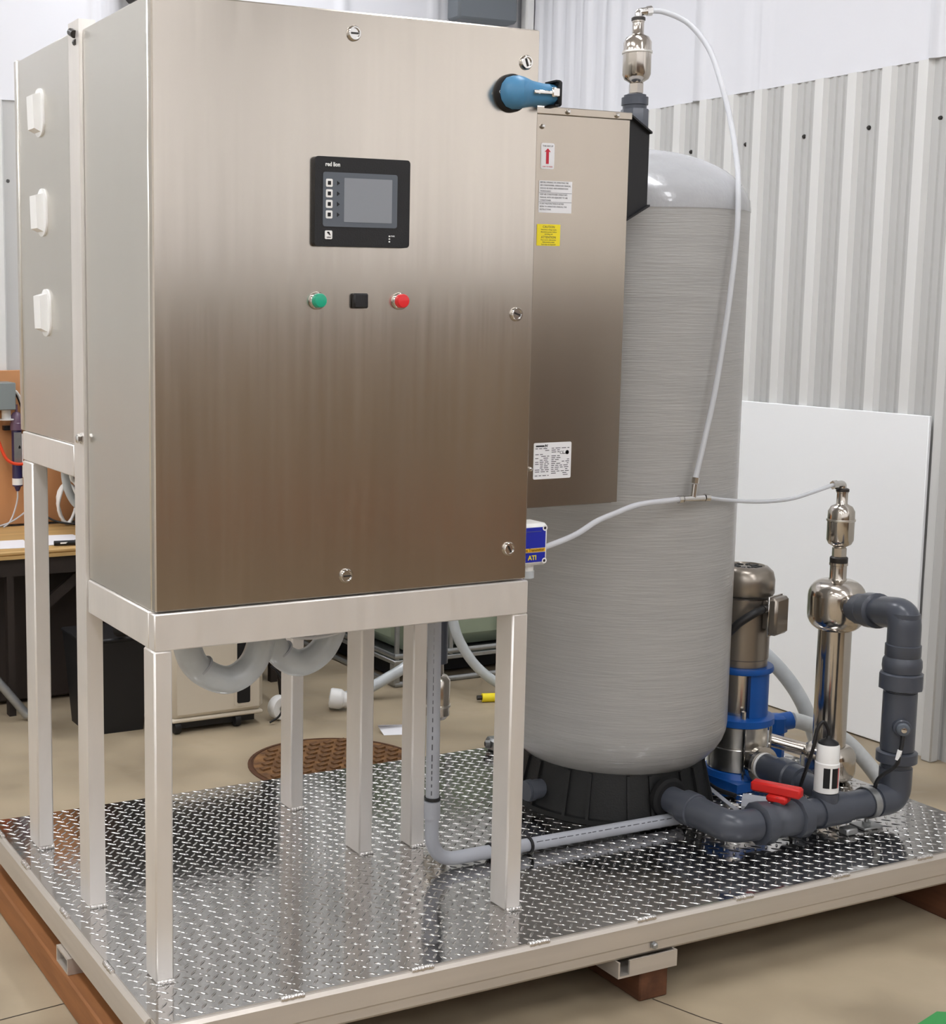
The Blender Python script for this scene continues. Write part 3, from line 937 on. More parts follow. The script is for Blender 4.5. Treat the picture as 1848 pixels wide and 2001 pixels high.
# one hanging behind the conduit
hv = thing('air_vent_valve', 'steel air vent hanging behind the vertical grey conduit', 'air vent', (1.012, .80, .13))
build(MB().lathe([(.0, .135), (.004, .135), (.004, .165), (.02, .168), (.029, .178), (.029, .20)], (1.012, .80, 0), (0, 0, 1), 28), 'lower_cap', 'polished', hv)
build(MB().lathe([(.031, .198), (.031, .203), (.029, .2035)], (1.012, .80, 0), (0, 0, 1), 28), 'seam_ring', 'stainless_grey', hv)
build(MB().lathe([(.029, .203), (.029, .262), (.022, .272), (.014, .276), (.013, .30)], (1.012, .80, 0), (0, 0, 1), 28), 'float_body', 'polished', hv)
build(MB().lathe([(.0165, .300), (.022, .302), (.022, .60), (.012, .602)], (1.012, .80, 0), (0, 0, 1), 20), 'hanger_pipe', 'pvc', hv)
build(MB().box(.669, 1.012, .79, .81, .602, .625).box(.669, .675, .76, .84, .602, .8125), 'hanger_bracket', 'galv', hv, flat=True)

# ================================================================== CLEAR TUBES AND TEE
TEE = Vector((1.322, .312, .731))
te = thing('tee_fitting', 'small chrome tee joining the clear tubes in front of the tank', 'tee fitting', TEE)
build(MB().cyl(TEE + Vector((-.028, 0, .0)), TEE + Vector((.028, 0, -.001)), .0075, 12).cyl(TEE, TEE + Vector((.003, 0, .030)), .007, 12), 'tee_body', 'chrome', te)
for d, e in ((Vector((-.030, 0, 0)), Vector((-.040, 0, -.0))), (Vector((.030, 0, 0)), Vector((.042, 0, -.001))), (Vector((.003, 0, .032)), Vector((.0045, 0, .044)))):
    build(MB().cyl(TEE + d, TEE + e, .0085, 8), 'compression_nut', 'chrome', te)


def tube_thing(name, pts, r, m, label, cat, n=10, k=8):
    P = spline(pts, k)
    return build(MB().tube(P, r, n), name, m, loc=P[0], label=label, cat=cat, sharp=80)


tube_thing('clear_tube', [(0.877, 0.235, 0.665), (0.97, 0.25, 0.684), (1.036, 0.265, 0.706), (1.098, 0.28, 0.718), (1.168, 0.295, 0.729), TEE + Vector((-.040, 0, 0))],
           .0058, 'tube_clear', 'clear tube curving from the white transmitter to the chrome tee', 'tube')
tube_thing('clear_tube', [TEE + Vector((.0045, 0, .044)), (1.342, .309, .85), (1.364, .306, .96), (1.390, .308, 1.12), (1.412, .316, 1.27), (1.429, 0.335, 1.36), (1.45, 0.365, 1.426), (1.47, 0.41, 1.515), (1.476, 0.45, 1.6), (1.477, 0.495, 1.681), (1.457, 0.54, 1.74), (1.418, 0.57, 1.765), tip1],
           .0058, 'tube_clear', 'long clear tube rising past the tank to the high air vent', 'tube')
tube_thing('clear_tube', [TEE + Vector((.042, 0, -.001)), (1.43, .335, .719), (1.56, .37, .704), (1.69, .41, .698), (1.79, .44, .705), tip2],
           .0045, 'tube_clear', 'clear tube running right from the chrome tee to the column air vent', 'tube')

# ================================================================== PVC PIPE RUN
PY, PZ, PR = .178, .055, .031
pv = thing('pipe_run', 'dark grey plastic pipework running along the deck and up to the column', 'pipework', (1.58, PY, 0))
# tank outlet, elbow
build(MB().tube([(1.338, .42, .062), (1.338, .285, .060)], PR * .95, 24), 'pipe', 'pvc', pv)
build(MB().lathe([(.034, 0), (.037, .002), (.037, .034), (.034, .036)], (1.338, .315, .060), (0, -1, 0), 28), 'collar', 'pvc', pv)
build(MB().tube(fillet([(1.338, .28, .0595), (1.340, PY + .004, .0565), (1.405, PY, PZ)], .05, 8), .0335, 24), 'elbow', 'pvc', pv)
# ball valve with union nuts
bv = build(MB().lathe([(.036, 0), (.036, .018), (.0375, .020), (.0375, .085), (.036, .087), (.036, .104)], (1.4385, PY, PZ), (1, 0, 0), 28), 'ball_valve', 'pvc_dull', pv)
for x0 in (1.408, 1.506):
    build(MB().lathe([(.040, 0), (.046, .003), (.046, .028), (.040, .031)], (x0, PY, PZ), (1, 0, 0), 10), 'union_nut', 'pvc', bv)
build(MB().cyl((1.468, PY, PZ + .032), (1.468, PY, PZ + .052), .014, 16), 'valve_stem', 'pvc', bv)
hd = MB()
ang = R(-62)
M = Matrix.Translation((1.468, PY + .004, PZ + .064)) @ Matrix.Rotation(ang, 4, 'Z')
hd.box(-.054, .050, -.013, .013, -.009, .013, .004, M=M).box(-.020, .024, -.0165, .0165, -.026, -.0085, .005, M=M)
build(hd, 'handle', 'red', bv, label='red lever handle of the ball valve')
# straight run, tee with sensor socket
build(MB().tube([(1.537, PY, PZ), (1.575, PY, PZ)], PR, 24), 'pipe', 'pvc', pv)
build(MB().tube([(1.5755, PY, PZ), (1.63, PY, PZ), (1.655, PY, PZ)], .035, 24).cyl((1.602, PY, PZ + .02), (1.602, PY, PZ + .043), .027, 24), 'tee', 'pvc', pv)
build(MB().tube([(1.6555, PY, PZ), (1.76, PY, PZ)], PR, 24), 'pipe', 'pvc', pv)
RX = 1.808
build(MB().tube(fillet([(1.745, PY, PZ), (RX, PY, PZ), (RX, PY, PZ + .07)], .045, 8), .0345, 24), 'elbow', 'pvc', pv)
build(MB().tube([(RX, PY, PZ + .06), (RX, PY, .47)], PR, 24), 'riser', 'pvc', pv)
build(MB().lathe([(.038, .136), (.043, .139), (.043, .160), (.038, .163)], (RX, PY, 0), (0, 0, 1), 24), 'union_nut', 'pvc', pv)
build(MB().lathe([(.035, .165), (.0355, .17), (.0355, .29), (.035, .295)], (RX, PY, 0), (0, 0, 1), 24), 'riser_tee', 'pvc', pv)
build(MB().lathe([(.037, .300), (.046, .303), (.046, .336), (.042, .339), (.038, .340)], (RX, PY, 0), (0, 0, 1), 10), 'union_nut', 'pvc', pv)
build(MB().lathe([(.0395, .3405), (.0415, .352), (.0405, .366), (.036, .374), (.0372, .376), (.0372, .400), (.034, .402)], (RX, PY, 0), (0, 0, 1), 24), 'coupling', 'pvc', pv)
top = Vector((RX, PY, .468))
port = Vector((1.886, .404, .432))
dirA = (port - top).normalized()
build(MB().tube(fillet([(RX, PY, .402), top, top + dirA * .085], .05, 8), .0345, 24), 'elbow', 'pvc', pv)
build(MB().tube([top + dirA * .08, port - dirA * .03], PR, 24), 'pipe', 'pvc', pv)
build(MB().lathe([(.034, 0), (.040, .003), (.040, .040), (.034, .043)], top + dirA * .110, dirA, 24), 'collar', 'pvc', pv)
build(MB().lathe([(.034, 0), (.036, .002), (.036, .032), (.030, .036)], top + dirA * .160, dirA, 12), 'bushing', 'pvc_dull', pv)
# button sensor screwed into the riser
sd = Vector((-.62, -.76, .06)).normalized()
bs0 = Vector((RX, PY, .222)) + sd * .034
bsn = thing('temperature_probe', 'round grey probe with a black lead on the vertical plastic pipe', 'probe', bs0)
build(MB().lathe([(.019, -.006), (.019, .016), (.017, .018)], bs0, sd, 20), 'boss', 'pvc', bsn)
build(MB().lathe([(.014, .0182), (.014, .026), (.011, .029), (0, .030)], bs0, sd, 20), 'probe_head', 'overlay', bsn)
build(MB().lathe([(.006, .0302), (.006, .034), (0, .035)], bs0, sd, 10), 'probe_tip', 'chrome', bsn)
q = bs0 + sd * .022 + Vector((0, 0, -.014))
build(MB().tube([q, q + Vector((-.004, -.002, -.02)), q + Vector((-.010, -.003, -.04))], .0045, 8), 'strain_relief', 'black', bsn)
build(MB().tube(spline([q + Vector((-.010, -.003, -.04)), q + Vector((-.016, 0, -.065)), q + Vector((-.030, .03, -.10)), q + Vector((-.034, .05, -.145)), q + Vector((-.07, .10, -.185)), q + Vector((-.13, .13, -.205))], 6), .0042, 8), 'lead', 'black', bsn)
build(MB().tube([q + Vector((-.0095, -.003, -.030)), q + Vector((-.0130, -.001, -.052))], .0052, 8), 'lead_tag', 'white', bsn)

# white flow sensor
sx_, sy_ = 1.602, PY
fs_ = thing('flow_sensor', 'white cylindrical sensor with dark window stripes on the deck pipe', 'sensor', (sx_, sy_, PZ + .043))
build(MB().lathe([(.0225, .0985), (.0255, .100), (.0255, .163), (.0235, .165), (.0235, .200), (.0215, .204)], (sx_, sy_, 0), (0, 0, 1), 28), 'body', 'white_pl', fs_)
build(MB().lathe([(.0215, .2042), (.020, .208), (.006, .216), (.004, .222)], (sx_, sy_, 0), (0, 0, 1), 20), 'cap', 'black', fs_)
for a0, a1, mt in ((-152, -122, 'ink_black'), (-112, -80, 'ink_black'), (-78, -72, 'red')):
    vs, fs = [], []
    for i in range(5):
        a = R(a0 + (a1 - a0) * i / 4)
        for z in (.112, .156):
            vs.append((sx_ + .0259 * math.cos(a), sy_ + .0259 * math.sin(a), z))
    for i in range(4):
        fs.append((2 * i, 2 * i + 2, 2 * i + 3, 2 * i + 1))
    build(MB().add(vs, fs), 'window_stripe', mt, fs_)
build(MB().tube(spline([(sx_, sy_, .220), (sx_ - .003, sy_, .235), (sx_ - .014, sy_ + .004, .252), (sx_ - .026, sy_ + .008, .235), (sx_ - .032, sy_ + .012, .19), (sx_ - .034, sy_ + .04, .10), (sx_ - .02, sy_ + .075, .02)], 6), .0038, 8), 'lead', 'black', fs_)

# pipe stand with clamp
ps = thing('pipe_stand', 'galvanised pipe clamp on a threaded rod holding up the dark pipe', 'pipe clamp', (1.728, PY, 0))
build(MB().box(1.700, 1.756, PY - .022, PY + .022, .001, .006, .001), 'foot_plate', 'galv', ps)
build(MB().cyl((1.728, PY, .006), (1.728, PY, PZ - .034), .0045, 10).cyl((1.728, PY, .006), (1.728, PY, .012), .009, 6), 'rod', 'galv', ps)
ring = MB()
n = 28
vs, fs = [], []
for i in range(n):
    a = 2 * PI * i / n
    for rr, dx_ in ((.0325, -.009), (.0350, -.009), (.0350, .009), (.0325, .009)):
        vs.append((1.728 + dx_, PY + rr * math.cos(a), PZ + rr * math.sin(a)))
for i in range(n):
    for j in range(4):
        fs.append((i * 4 + j, i * 4 + (j + 1) % 4, ((i + 1) % n) * 4 + (j + 1) % 4, ((i + 1) % n) * 4 + j))
build(ring.add(vs, fs), 'clamp_ring', 'galv', ps)
build(MB().box(1.640, 1.672, PY - .03, PY - .004, .001, .016, .003), 'pipe_block', 'galv', loc=(1.656, PY, 0), label='small metal block under the deck pipe near the tee', cat='block')

# ================================================================== PUMP
QX, QY = 1.697, .545
pm = thing('booster_pump', 'vertical steel booster pump with blue lantern and silver motor behind the tank', 'pump', (QX, QY, 0))
bp_ = [(-.075, -.085), (.04, -.085), (.085, -.04), (.085, .075), (-.04, .085), (-.085, .04)]
build(MB().prism([(QX + a, QY + c) for a, c in bp_], XY, .0008, .022).lathe([(.080, .022), (.074, .034), (.06, .036)], (QX, QY, 0), (0, 0, 1), 28), 'base', 'blue', pm)
build(MB().lathe([(.068, .0365), (.068, .090), (.066, .092), (.066, .094), (.068, .096), (.068, .147)], (QX, QY, 0), (0, 0, 1), 36), 'barrel', 'stainless_grey', pm)
for i in range(4):
    a = R(-134 + 12 + 90 * i)
    build(MB().cyl((QX + .076 * math.cos(a), QY + .076 * math.sin(a), .022), (QX + .076 * math.cos(a), QY + .076 * math.sin(a), .153), .0035, 8), 'tie_rod', 'chrome', pm)
ln = build(MB().lathe([(.078, .1285), (.082, .131), (.082, .146), (.072, .150), (.05, .151)], (QX, QY, 0), (0, 0, 1), 36), 'lantern', 'blue', pm)
build(MB().lathe([(.060, .252), (.074, .256), (.076, .262), (.074, .269), (.05, .2695)], (QX, QY, 0), (0, 0, 1), 36), 'lantern_flange', 'blue', ln)
for b0 in (-112, 68):
    vs, fs = [], []
    for i in range(9):
        a = R(b0 + 78 * i / 8)
        for rr in (.050, .066):
            for z in (.148, .256):
                vs.append((QX + rr * math.cos(a), QY + rr * math.sin(a), z))
    for i in range(8):
        o_ = 4 * i
        fs += [(o_, o_ + 4, o_ + 5, o_ + 1), (o_ + 2, o_ + 3, o_ + 7, o_ + 6)]
    fs += [(0, 1, 3, 2), (32, 34, 35, 33)]
    build(MB().add(vs, fs), 'lantern_side', 'blue', ln)
build(MB().lathe([(.047, .150), (.047, .254)], (QX, QY, 0), (0, 0, 1), 28), 'coupling_guard', 'stainless', ln)
build(MB().cyl((QX - .035, QY - .055, .146), (QX - .035, QY - .055, .168), .006, 8), 'clamp_bolt', 'chrome', ln)
build(MB().lathe([(.060, .270), (.060, .286), (.062, .288), (.062, .432), (.066, .436)], (QX, QY, 0), (0, 0, 1), 40), 'motor', 'motor_grey', pm).location.z = .018 * S
fc = build(MB().lathe([(.0665, .4365), (.0685, .440), (.0685, .472), (.064, .490), (.052, .501), (.044, .503), (.042, .499), (0, .500)], (QX, QY, 0), (0, 0, 1), 40), 'fan_cover', 'motor_grey', pm)
for i in range(10):
    a = R(36 * i)
    M = Matrix.Translation((QX, QY, .5005)) @ Matrix.Rotation(a, 4, 'Z')
    build(MB().box(.016, .038, -.0035, .0035, -.001, .001, M=M), 'vent_slot', 'black', fc, flat=True)
M = Matrix.Translation((QX, QY, 0)) @ Matrix.Rotation(R(-70), 4, 'Z')
tb = build(MB().box(.060, .075, -.026, .026, .352, .420, .002, M=M), 'terminal_box', 'motor_grey', pm)
build(MB().box(.0752, .098, -.032, .032, .340, .428, .006, M=M), 'box_lid', 'motor_grey', tb)
build(MB().box(.0752, .0795, -.034, .034, .337, .431, .001, M=M), 'gasket', 'chrome', tb)
e0 = M @ Vector((.068, -.0265, .402))
build(MB().cyl(e0, M @ Vector((.068, -.045, .402)), .010, 14), 'cable_gland', 'steel_dark', tb)
e1 = M @ Vector((.068, -.045, .402))
build(MB().tube(spline([e1, e1 + Vector((-.03, -.006, -.006)), e1 + Vector((-.06, .01, -.03)), e1 + Vector((-.075, .03, -.06))], 8), .0095, 12), 'motor_cable', 'black', tb)
fc.location.z = .022 * S
tb.location.z = .032 * S
ln.location.z = .018 * S
# flange and suction pipe
sdir = Vector((-.05, -1, .0)).normalized()
f0 = Vector((QX - .002, QY - .055, .062))
build(MB().lathe([(.030, -.01), (.030, .022), (.044, .024), (.044, .036), (.030, .038)], f0, sdir, 28), 'suction_flange', 'polished', pm)
sp = thing('suction_pipe', 'dark grey plastic pipe with coupling leading from the pump flange', 'pipe', f0 + sdir * .04)
build(MB().lathe([(.032, .0385), (.032, .044)], f0, sdir, 24), 'gasket_ring', 'white', sp)
build(MB().lathe([(.028, .0445), (.0315, .046), (.0315, .090), (.037, .093), (.037, .130), (.0335, .134), (.0335, .165), (.028, .166)], f0, sdir, 28), 'coupling', 'pvc', sp)
build(MB().tube([f0 + sdir * .166, f0 + sdir * .255], .026, 20), 'pipe', 'pvc', sp)
# discharge to the column foot
dp = thing('discharge_pipe', 'polished pipe stub with white ring joining pump and column foot', 'pipe', (1.80, .57, .09))
build(MB().tube([(1.762, .585, .088), (1.800, .560, .084)], .030, 20), 'fitting', 'pvc', dp)
build(MB().tube([(1.8005, .5597, .0839), (1.806, .556, .0834)], .022, 20), 'ring', 'white', dp)
build(MB().tube([(1.8062, .5559, .0833), (1.862, .492, .068)], .0165, 20), 'pipe', 'polished', dp)
# blue hose barb and hoses behind the pump
bb_ = thing('hose_barb', 'blue plastic hose barb fitting behind the pump', 'hose fitting', (1.90, .625, 0))
build(MB().lathe([(.022, .001), (.022, .03), (.020, .034), (.020, .07), (.027, .074), (.027, .110), (.018, .116)], (1.90, .625, 0), (0, 0, 1), 8), 'body', 'blue', bb_)
build(MB().cyl((1.90, .625, .095), (1.937, .612, .101), .022, 14), 'barb', 'blue', bb_)
tube_thing('braided_hose', [(1.9372, .612, .101), (1.97, .605, .092), (2.03, .59, .068), (2.09, .56, .03), (2.14, .50, -.06), (2.15, .45, -.145)], .0195, 'hose_clear',
           'braided clear hose dropping from the blue barb behind the column', 'hose', 16)
tube_thing('drain_hose', [(1.80, .90, .30), (1.90, .88, .29), (1.99, .84, .255), (2.07, .80, .18), (2.13, .77, .09), (2.17, .75, -.02), (2.2, .74, -.14)], .020, 'hose_grey',
           'thick pale hose arching down behind the polished column', 'hose', 16)
# small bits on the deck beside the pump
tube_thing('black_cable', [(1.56, .79, .004), (1.62, .68, .012), (1.60, .60, .03), (1.585, .50, .012), (1.60, .44, .006)], .0055, 'black', 'black cable lying on the deck between tank and pump', 'cable', 8)
stp = MB()
P = spline([(1.60, .66, .05), (1.575, .52, .018), (1.535, .365, .006), (1.53, .345, .006), (1.545, .34, .006)], 5)
for a, c in zip(P, P[1:]):
    d = (c - a)
    s_ = Vector((d.y, -d.x, 0)).normalized() * .006
    stp.add([a - s_, a + s_, c + s_, c - s_, a - s_ - Vector((0, 0, .0012)), a + s_ - Vector((0, 0, .0012)), c + s_ - Vector((0, 0, .0012)), c - s_ - Vector((0, 0, .0012))],
            [(0, 1, 2, 3), (7, 6, 5, 4), (0, 4, 5, 1), (1, 5, 6, 2), (2, 6, 7, 3), (3, 7, 4, 0)])
build(stp, 'cable_strap', 'conduit', loc=(1.53, .345, 0), label='flat grey strap lying on the deck behind the pipe elbow', cat='strap', flat=True)
gf = thing('conduit_fitting', 'grey conduit fitting lying behind the red valve handle', 'fitting', (1.545, .30, .02))
build(MB().cyl((1.53, .345, .030), (1.565, .30, .030), .022, 8), 'hub', 'conduit', gf)
build(MB().cyl((1.5655, .2995, .030), (1.60, .255, .030), .018, 16), 'body', 'galv', gf)

# ================================================================== COLUMN
cl = thing('gas_column', 'polished steel column with bulbous ends standing at the right end of the deck', 'column', (CXX, CYY, 0))
rb = lambda r, z0, z1, rc, rn, n=6: [(rn, z0)] + [(r - rc + rc * math.sin(R(90 * i / n)), z0 + rc - rc * math.cos(R(90 * i / n))) for i in range(n + 1)] + [(r - rc + rc * math.cos(R(90 * i / n)), z1 - rc + rc * math.sin(R(90 * i / n))) for i in range(n + 1)] + [(rn, z1)]
build(MB().lathe(rb(.063, .001, .088, .028, .02), (CXX, CYY, 0), (0, 0, 1), 40), 'foot_bulb', 'polished', cl, sharp=70)
build(MB().lathe([(.038, .084), (.038, .372)], (CXX, CYY, 0), (0, 0, 1), 36), 'shaft', 'polished', cl)
build(MB().lathe(rb(.065, .366, .490, .040, .02), (CXX, CYY, 0), (0, 0, 1), 40), 'head_bulb', 'polished', cl, sharp=70)
pd = (top - Vector((CXX, CYY, .432)))
pd.normalize()
build(MB().lathe([(.024, .045), (.024, .085), (.027, .086), (.027, .094)], (CXX, CYY, .432), pd, 24), 'side_port', 'polished', cl)
build(MB().lathe([(.021, .489), (.019, .494), (.019, .523), (.021, .524), (.021, .530)], (CXX, CYY, 0), (0, 0, 1), 24), 'neck', 'polished', cl)
build(MB().lathe([(.020, .5303), (.0205, .532), (.0205, .542), (.018, .5445)], (CXX, CYY, 0), (0, 0, 1), 20), 'neck_ring', 'steel_dark', cl)

# ================================================================== CONDUIT
cd = thing('conduit_run', 'light grey plastic conduit dropping from the cabinet and bending along the deck', 'conduit', (.727, .36, 0))
CR = .0135
build(MB().tube([(.724, .36, .625), (.727, .36, .150)], CR, 18), 'vertical_pipe', 'conduit', cd)
build(MB().lathe([(CR + .003, 0), (CR + .003, .035), (CR, .037)], (.727, .36, .112), (0, 0, 1), 18), 'coupling', 'conduit', cd)
build(MB().tube(fillet([(.727, .36, .148), (.727, .36, .019), (.875, .36, .019)], .105, 12), CR + .0005, 18), 'sweep_bend', 'conduit', cd)
build(MB().lathe([(CR + .003, 0), (CR + .003, .045), (CR, .047)], (.870, .36, .019), (1, 0, 0), 18), 'coupling', 'conduit', cd)
build(MB().tube([(.905, .36, .019), (1.36, .352, .019)], CR, 18), 'deck_pipe', 'conduit', cd)
build(MB().cyl((.727, .36, .150), (.727, .36, .156), CR + .003, 18), 'cable_tie', 'black', cd)
build(MB().cyl((.866, .36, .019), (.872, .36, .019), CR + .0045, 18), 'cable_tie', 'black', cd)
build(MB().cyl((.960, .359, .019), (.966, .359, .019), CR + .0035, 18), 'cable_tie', 'black', cd)
rl = random.Random(5)
z = .60
while z > .17:
    L = rl.uniform(.006, .014)
    build(MB().box(.7172, .7188, .3489, .3500, z - L, z), 'print_mark', 'ink', cd, flat=True)
    z -= L + rl.uniform(.004, .010)
x = .975
while x < 1.33:
    L = rl.uniform(.008, .018)
    yv = .36 - .008 * (x - .905) / .455
    build(MB().box(x, x + L, yv - .0116, yv - .0106, .0258, .0272), 'print_mark', 'ink', cd, flat=True)
    x += L + rl.uniform(.003, .007)

# ================================================================== U-SHAPED HOSES UNDER THE CABINET
for pts, lb_ in ((((.168, .315, .629), (.178, .315, .545), (.200, .315, .488), (.258, .315, .457), (.308, .315, .480), (.331, .315, .54), (.337, .315, .629)), 'thick grey hose looping under the left part of the control cabinet'),
                 (((.352, .37, .629), (.362, .37, .55), (.385, .37, .488), (.432, .37, .458), (.482, .37, .480), (.510, .37, .54), (.516, .37, .629)), 'thick grey hose looping under the middle of the control cabinet')):
    t = thing('drain_hose', lb_, 'hose', pts[0])
    build(MB().tube(spline(pts, 8), .0255, 24), 'hose', 'hose_grey', t, sharp=80)
    c = Vector(pts[2])
    d = (Vector(pts[3]) - Vector(pts[1])).normalized()
    build(MB().cyl(c - d * .002 + Vector((.008, 0, -.003)), c + d * .002 + Vector((.008, 0, -.003)), .0265, 24), 'joint_ring', 'conduit', t)
tube_thing('thin_tube', [(.285, .20, .575), (.33, .20, .555), (.38, .20, .548), (.44, .20, .556), (.50, .20, .575)], .0035, 'tube_clear', 'thin clear tube sagging below the cabinet front rail', 'tube', 8)

# ================================================================== BACKGROUND: WORKBENCH
wbn = thing('workbench', 'dark framed workbench with a worn wooden top against the back wall', 'workbench', (.5, 2.6, FZ))
build(MB().box(-.6, .78, 2.35, 2.872, .341, .352), 'lower_board', 'bench_wood', wbn)
build(MB().box(.375, .78, 2.352, 2.872, .3525, .366, .004), 'top_board', 'bench_wood', wbn)
build(MB().box(-.6, .374, 2.38, 2.872, .3525, .362, .002), 'top_board', 'bench_wood', wbn)
build(MB().box(-.58, .77, 2.365, 2.385, .285, .3405), 'apron', 'dark_brown', wbn)
for lx in (-.5, .41, .745):
    build(MB().box(lx, lx + .022, 2.366, 2.40, FZ, .285), 'leg', 'dark_brown', wbn)
    build(MB().box(lx, lx + .022, 2.82, 2.86, FZ, .3405), 'leg', 'dark_brown', wbn)
M = Matrix.Translation((.60, 2.41, .22)) @ Matrix.Rotation(R(-38), 4, 'Y')
build(MB().box(-.10, .10, -.01, .01, -.016, .016, M=M), 'brace', 'dark_brown', wbn)
build(MB().box(-.3, .70, 2.50, 2.85, FZ + .012, .27, .006), 'steel_chest', 'dark_brown', loc=(.2, 2.7, FZ),
      label='dark brown steel chest standing under the workbench', cat='chest')
build(MB().cyl((.36, 2.33, -.03), (.45, 2.30, -.15), .014, 12), 'pipe_offcut', 'galv', loc=(.4, 2.31, -.15), label='grey pipe leaning at the foot of the workbench leg', cat='pipe')
build(MB().box(.705, .742, 2.42, 2.62, FZ, .26, .003), 'cardboard_box', 'cardboard', loc=(.76, 2.5, FZ), label='brown cardboard box beside the workbench legs', cat='box')
pb = build(MB().box(-.5, 1.0, 2.905, 2.925, .3665, .905, .002), 'plywood_board', 'ply_orange', loc=(.3, 2.91, .3665),
           label='orange plywood backboard above the workbench', cat='board')
# things on and above the bench
build(MB().prism([(.36, 2.42), (.50, 2.40), (.52, 2.56), (.30, 2.58)], XY, .3665, .3675), 'paper_sheet', 'paper', loc=(.42, 2.5, .3665), label='white paper sheets lying on the left part of the workbench', cat='paper', flat=True)
build(MB().prism([(.54, 2.42), (.72, 2.41), (.70, 2.60), (.58, 2.62)], XY, .3668, .3678), 'paper_sheet', 'paper', loc=(.62, 2.5, .3668), label='white paper sheet beside the black marker on the workbench', cat='paper', flat=True)
mk = thing('marker_pen', 'black marker pen lying on the workbench edge', 'marker', (.62, 2.395, .366))
build(MB().cyl((.575, 2.40, .3755), (.64, 2.39, .3755), .008, 12), 'barrel', 'ink_black', mk)
build(MB().cyl((.6402, 2.39, .3755), (.70, 2.381, .3755), .0092, 12), 'cap', 'steel_dark', mk)
build(MB().box(.592, .625, 2.3865, 2.3875, .374, .379), 'print_band', 'white', mk, flat=True)
ft = thing('filter_cartridge', 'dark blue water filter cartridge with silver label on the plywood board', 'filter', (.588, 2.86, .505))
build(MB().lathe([(.006, .490), (.012, .505), (.018, .508), (.018, .70)], (.588, 2.86, 0), (0, 0, 1), 20), 'housing', 'filter_blue', ft)
build(MB().lathe([(.0185, .512), (.0185, .535)], (.588, 2.86, 0), (0, 0, 1), 20), 'white_band', 'white', ft)
build(MB().lathe([(.018, .7005), (.0225, .702), (.0225, .725), (.02, .728), (.02, .75), (.012, .762), (.005, .765), (.005, .79)], (.588, 2.86, 0), (0, 0, 1), 20), 'head', 'filter_violet', ft)
build(MB().box(.573, .599, 2.8395, 2.842, .585, .695), 'silver_label', 'galv', ft, flat=True)
build(MB().box(.60, .603, 2.838, 2.839, .54, .69), 'white_strip', 'white', ft, flat=True)
build(MB().prism([(.588, .645), (.592, .651), (.596, .645), (.596, .639), (.588, .639)], XZ, 2.8385, 2.8395), 'drop_mark', 'ink_black', ft, flat=True)
build(MB().box(.550, .628, 2.878, 2.904, .70, .715), 'mount_bracket', 'black', ft, flat=True)
eb = thing('switch_box', 'grey metal switch box on the plywood board at the picture edge', 'switch box', (.50, 2.85, .775))
build(MB().box(.40, .572, 2.80, 2.904, .775, .868, .003), 'box', 'grey_box', eb)
build(MB().cyl((.55, 2.85, .775), (.55, 2.85, .742), .016, 14), 'fitting', 'white', eb)
build(MB().cyl((.55, 2.85, .742), (.55, 2.85, .738), .026, 14), 'flange', 'white', eb)
tube_thing('power_cord', [(.573, 2.85, .84), (.59, 2.85, .83), (.61, 2.86, .79), (.628, 2.87, .73), (.65, 2.87, .70)], .005, 'white', 'white cord looping down from the grey switch box', 'cord', 8)
tube_thing('power_cord', [(.573, 2.86, .855), (.588, 2.87, .83), (.605, 2.88, .80), (.625, 2.885, .74), (.64, 2.885, .70)], .004, 'black', 'black cord beside the white cord at the switch box', 'cord', 8)
tube_thing('orange_cord', [(.50, 2.83, .72), (.528, 2.82, .63), (.55, 2.815, .598), (.588, 2.815, .588), (.63, 2.815, .60), (.68, 2.83, .64)], .0055, 'orange_cord', 'bright orange cord draped across the filter cartridge', 'cord', 8)
tube_thing('clear_line', [(.588, 2.86, .489), (.586, 2.86, .46), (.575, 2.86, .42), (.555, 2.85, .385), (.53, 2.84, .3685)], .003, 'tube_clear', 'thin clear line hanging below the filter cartridge', 'tube', 8)
tube_thing('clear_line', [(.50, 2.84, .37), (.56, 2.85, .385), (.62, 2.86, .42), (.68, 2.87, .47)], .003, 'tube_clear', 'thin clear line sweeping up along the plywood board', 'tube', 8)
build(MB().box(.622, .66, 2.895, 2.9045, .745, .80), 'notice_card', 'white', loc=(.64, 2.90, .745), label='small white card on the plywood board behind the cords', cat='card')
tube_thing('grey_hose', [(.080, .70, .872), (.082, .70, .805), (.085, .70, .780), (.092, .70, .758), (.106, .70, .738), (.135, .70, .722), (.20, .70, .715), (.30, .70, .74), (.34, .70, .872)], .0085, 'hose_grey', 'pale grey hose hanging below the rear side cabinet', 'hose', 12)
tube_thing('white_cable', [(.084, .68, .872), (.088, .68, .80), (.095, .68, .785), (.107, .68, .775), (.125, .68, .772), (.17, .68, .78), (.20, .68, .872)], .0042, 'white', 'white cable looping below the rear side cabinet', 'cable', 8)
wc = []
for i in range(60):
    a = 2 * PI * i / 20
    wc.append((.748 + .030 * math.cos(a) + .004 * math.sin(i), 2.80 + .0015 * i / 6, .445 + .072 * math.sin(a)))
build(MB().tube(wc, .0055, 8), 'cable_coil', 'white', loc=(.748, 2.80, .37), label='coil of white cable standing at the back of the bench', cat='cable', sharp=80)
tube_thing('power_cord', [(.655, 2.85, .43), (.68, 2.84, .40), (.72, 2.80, .38), (.80, 2.76, .372)], .0035, 'black', 'thin black cord along the back edge of the bench', 'cord', 8)

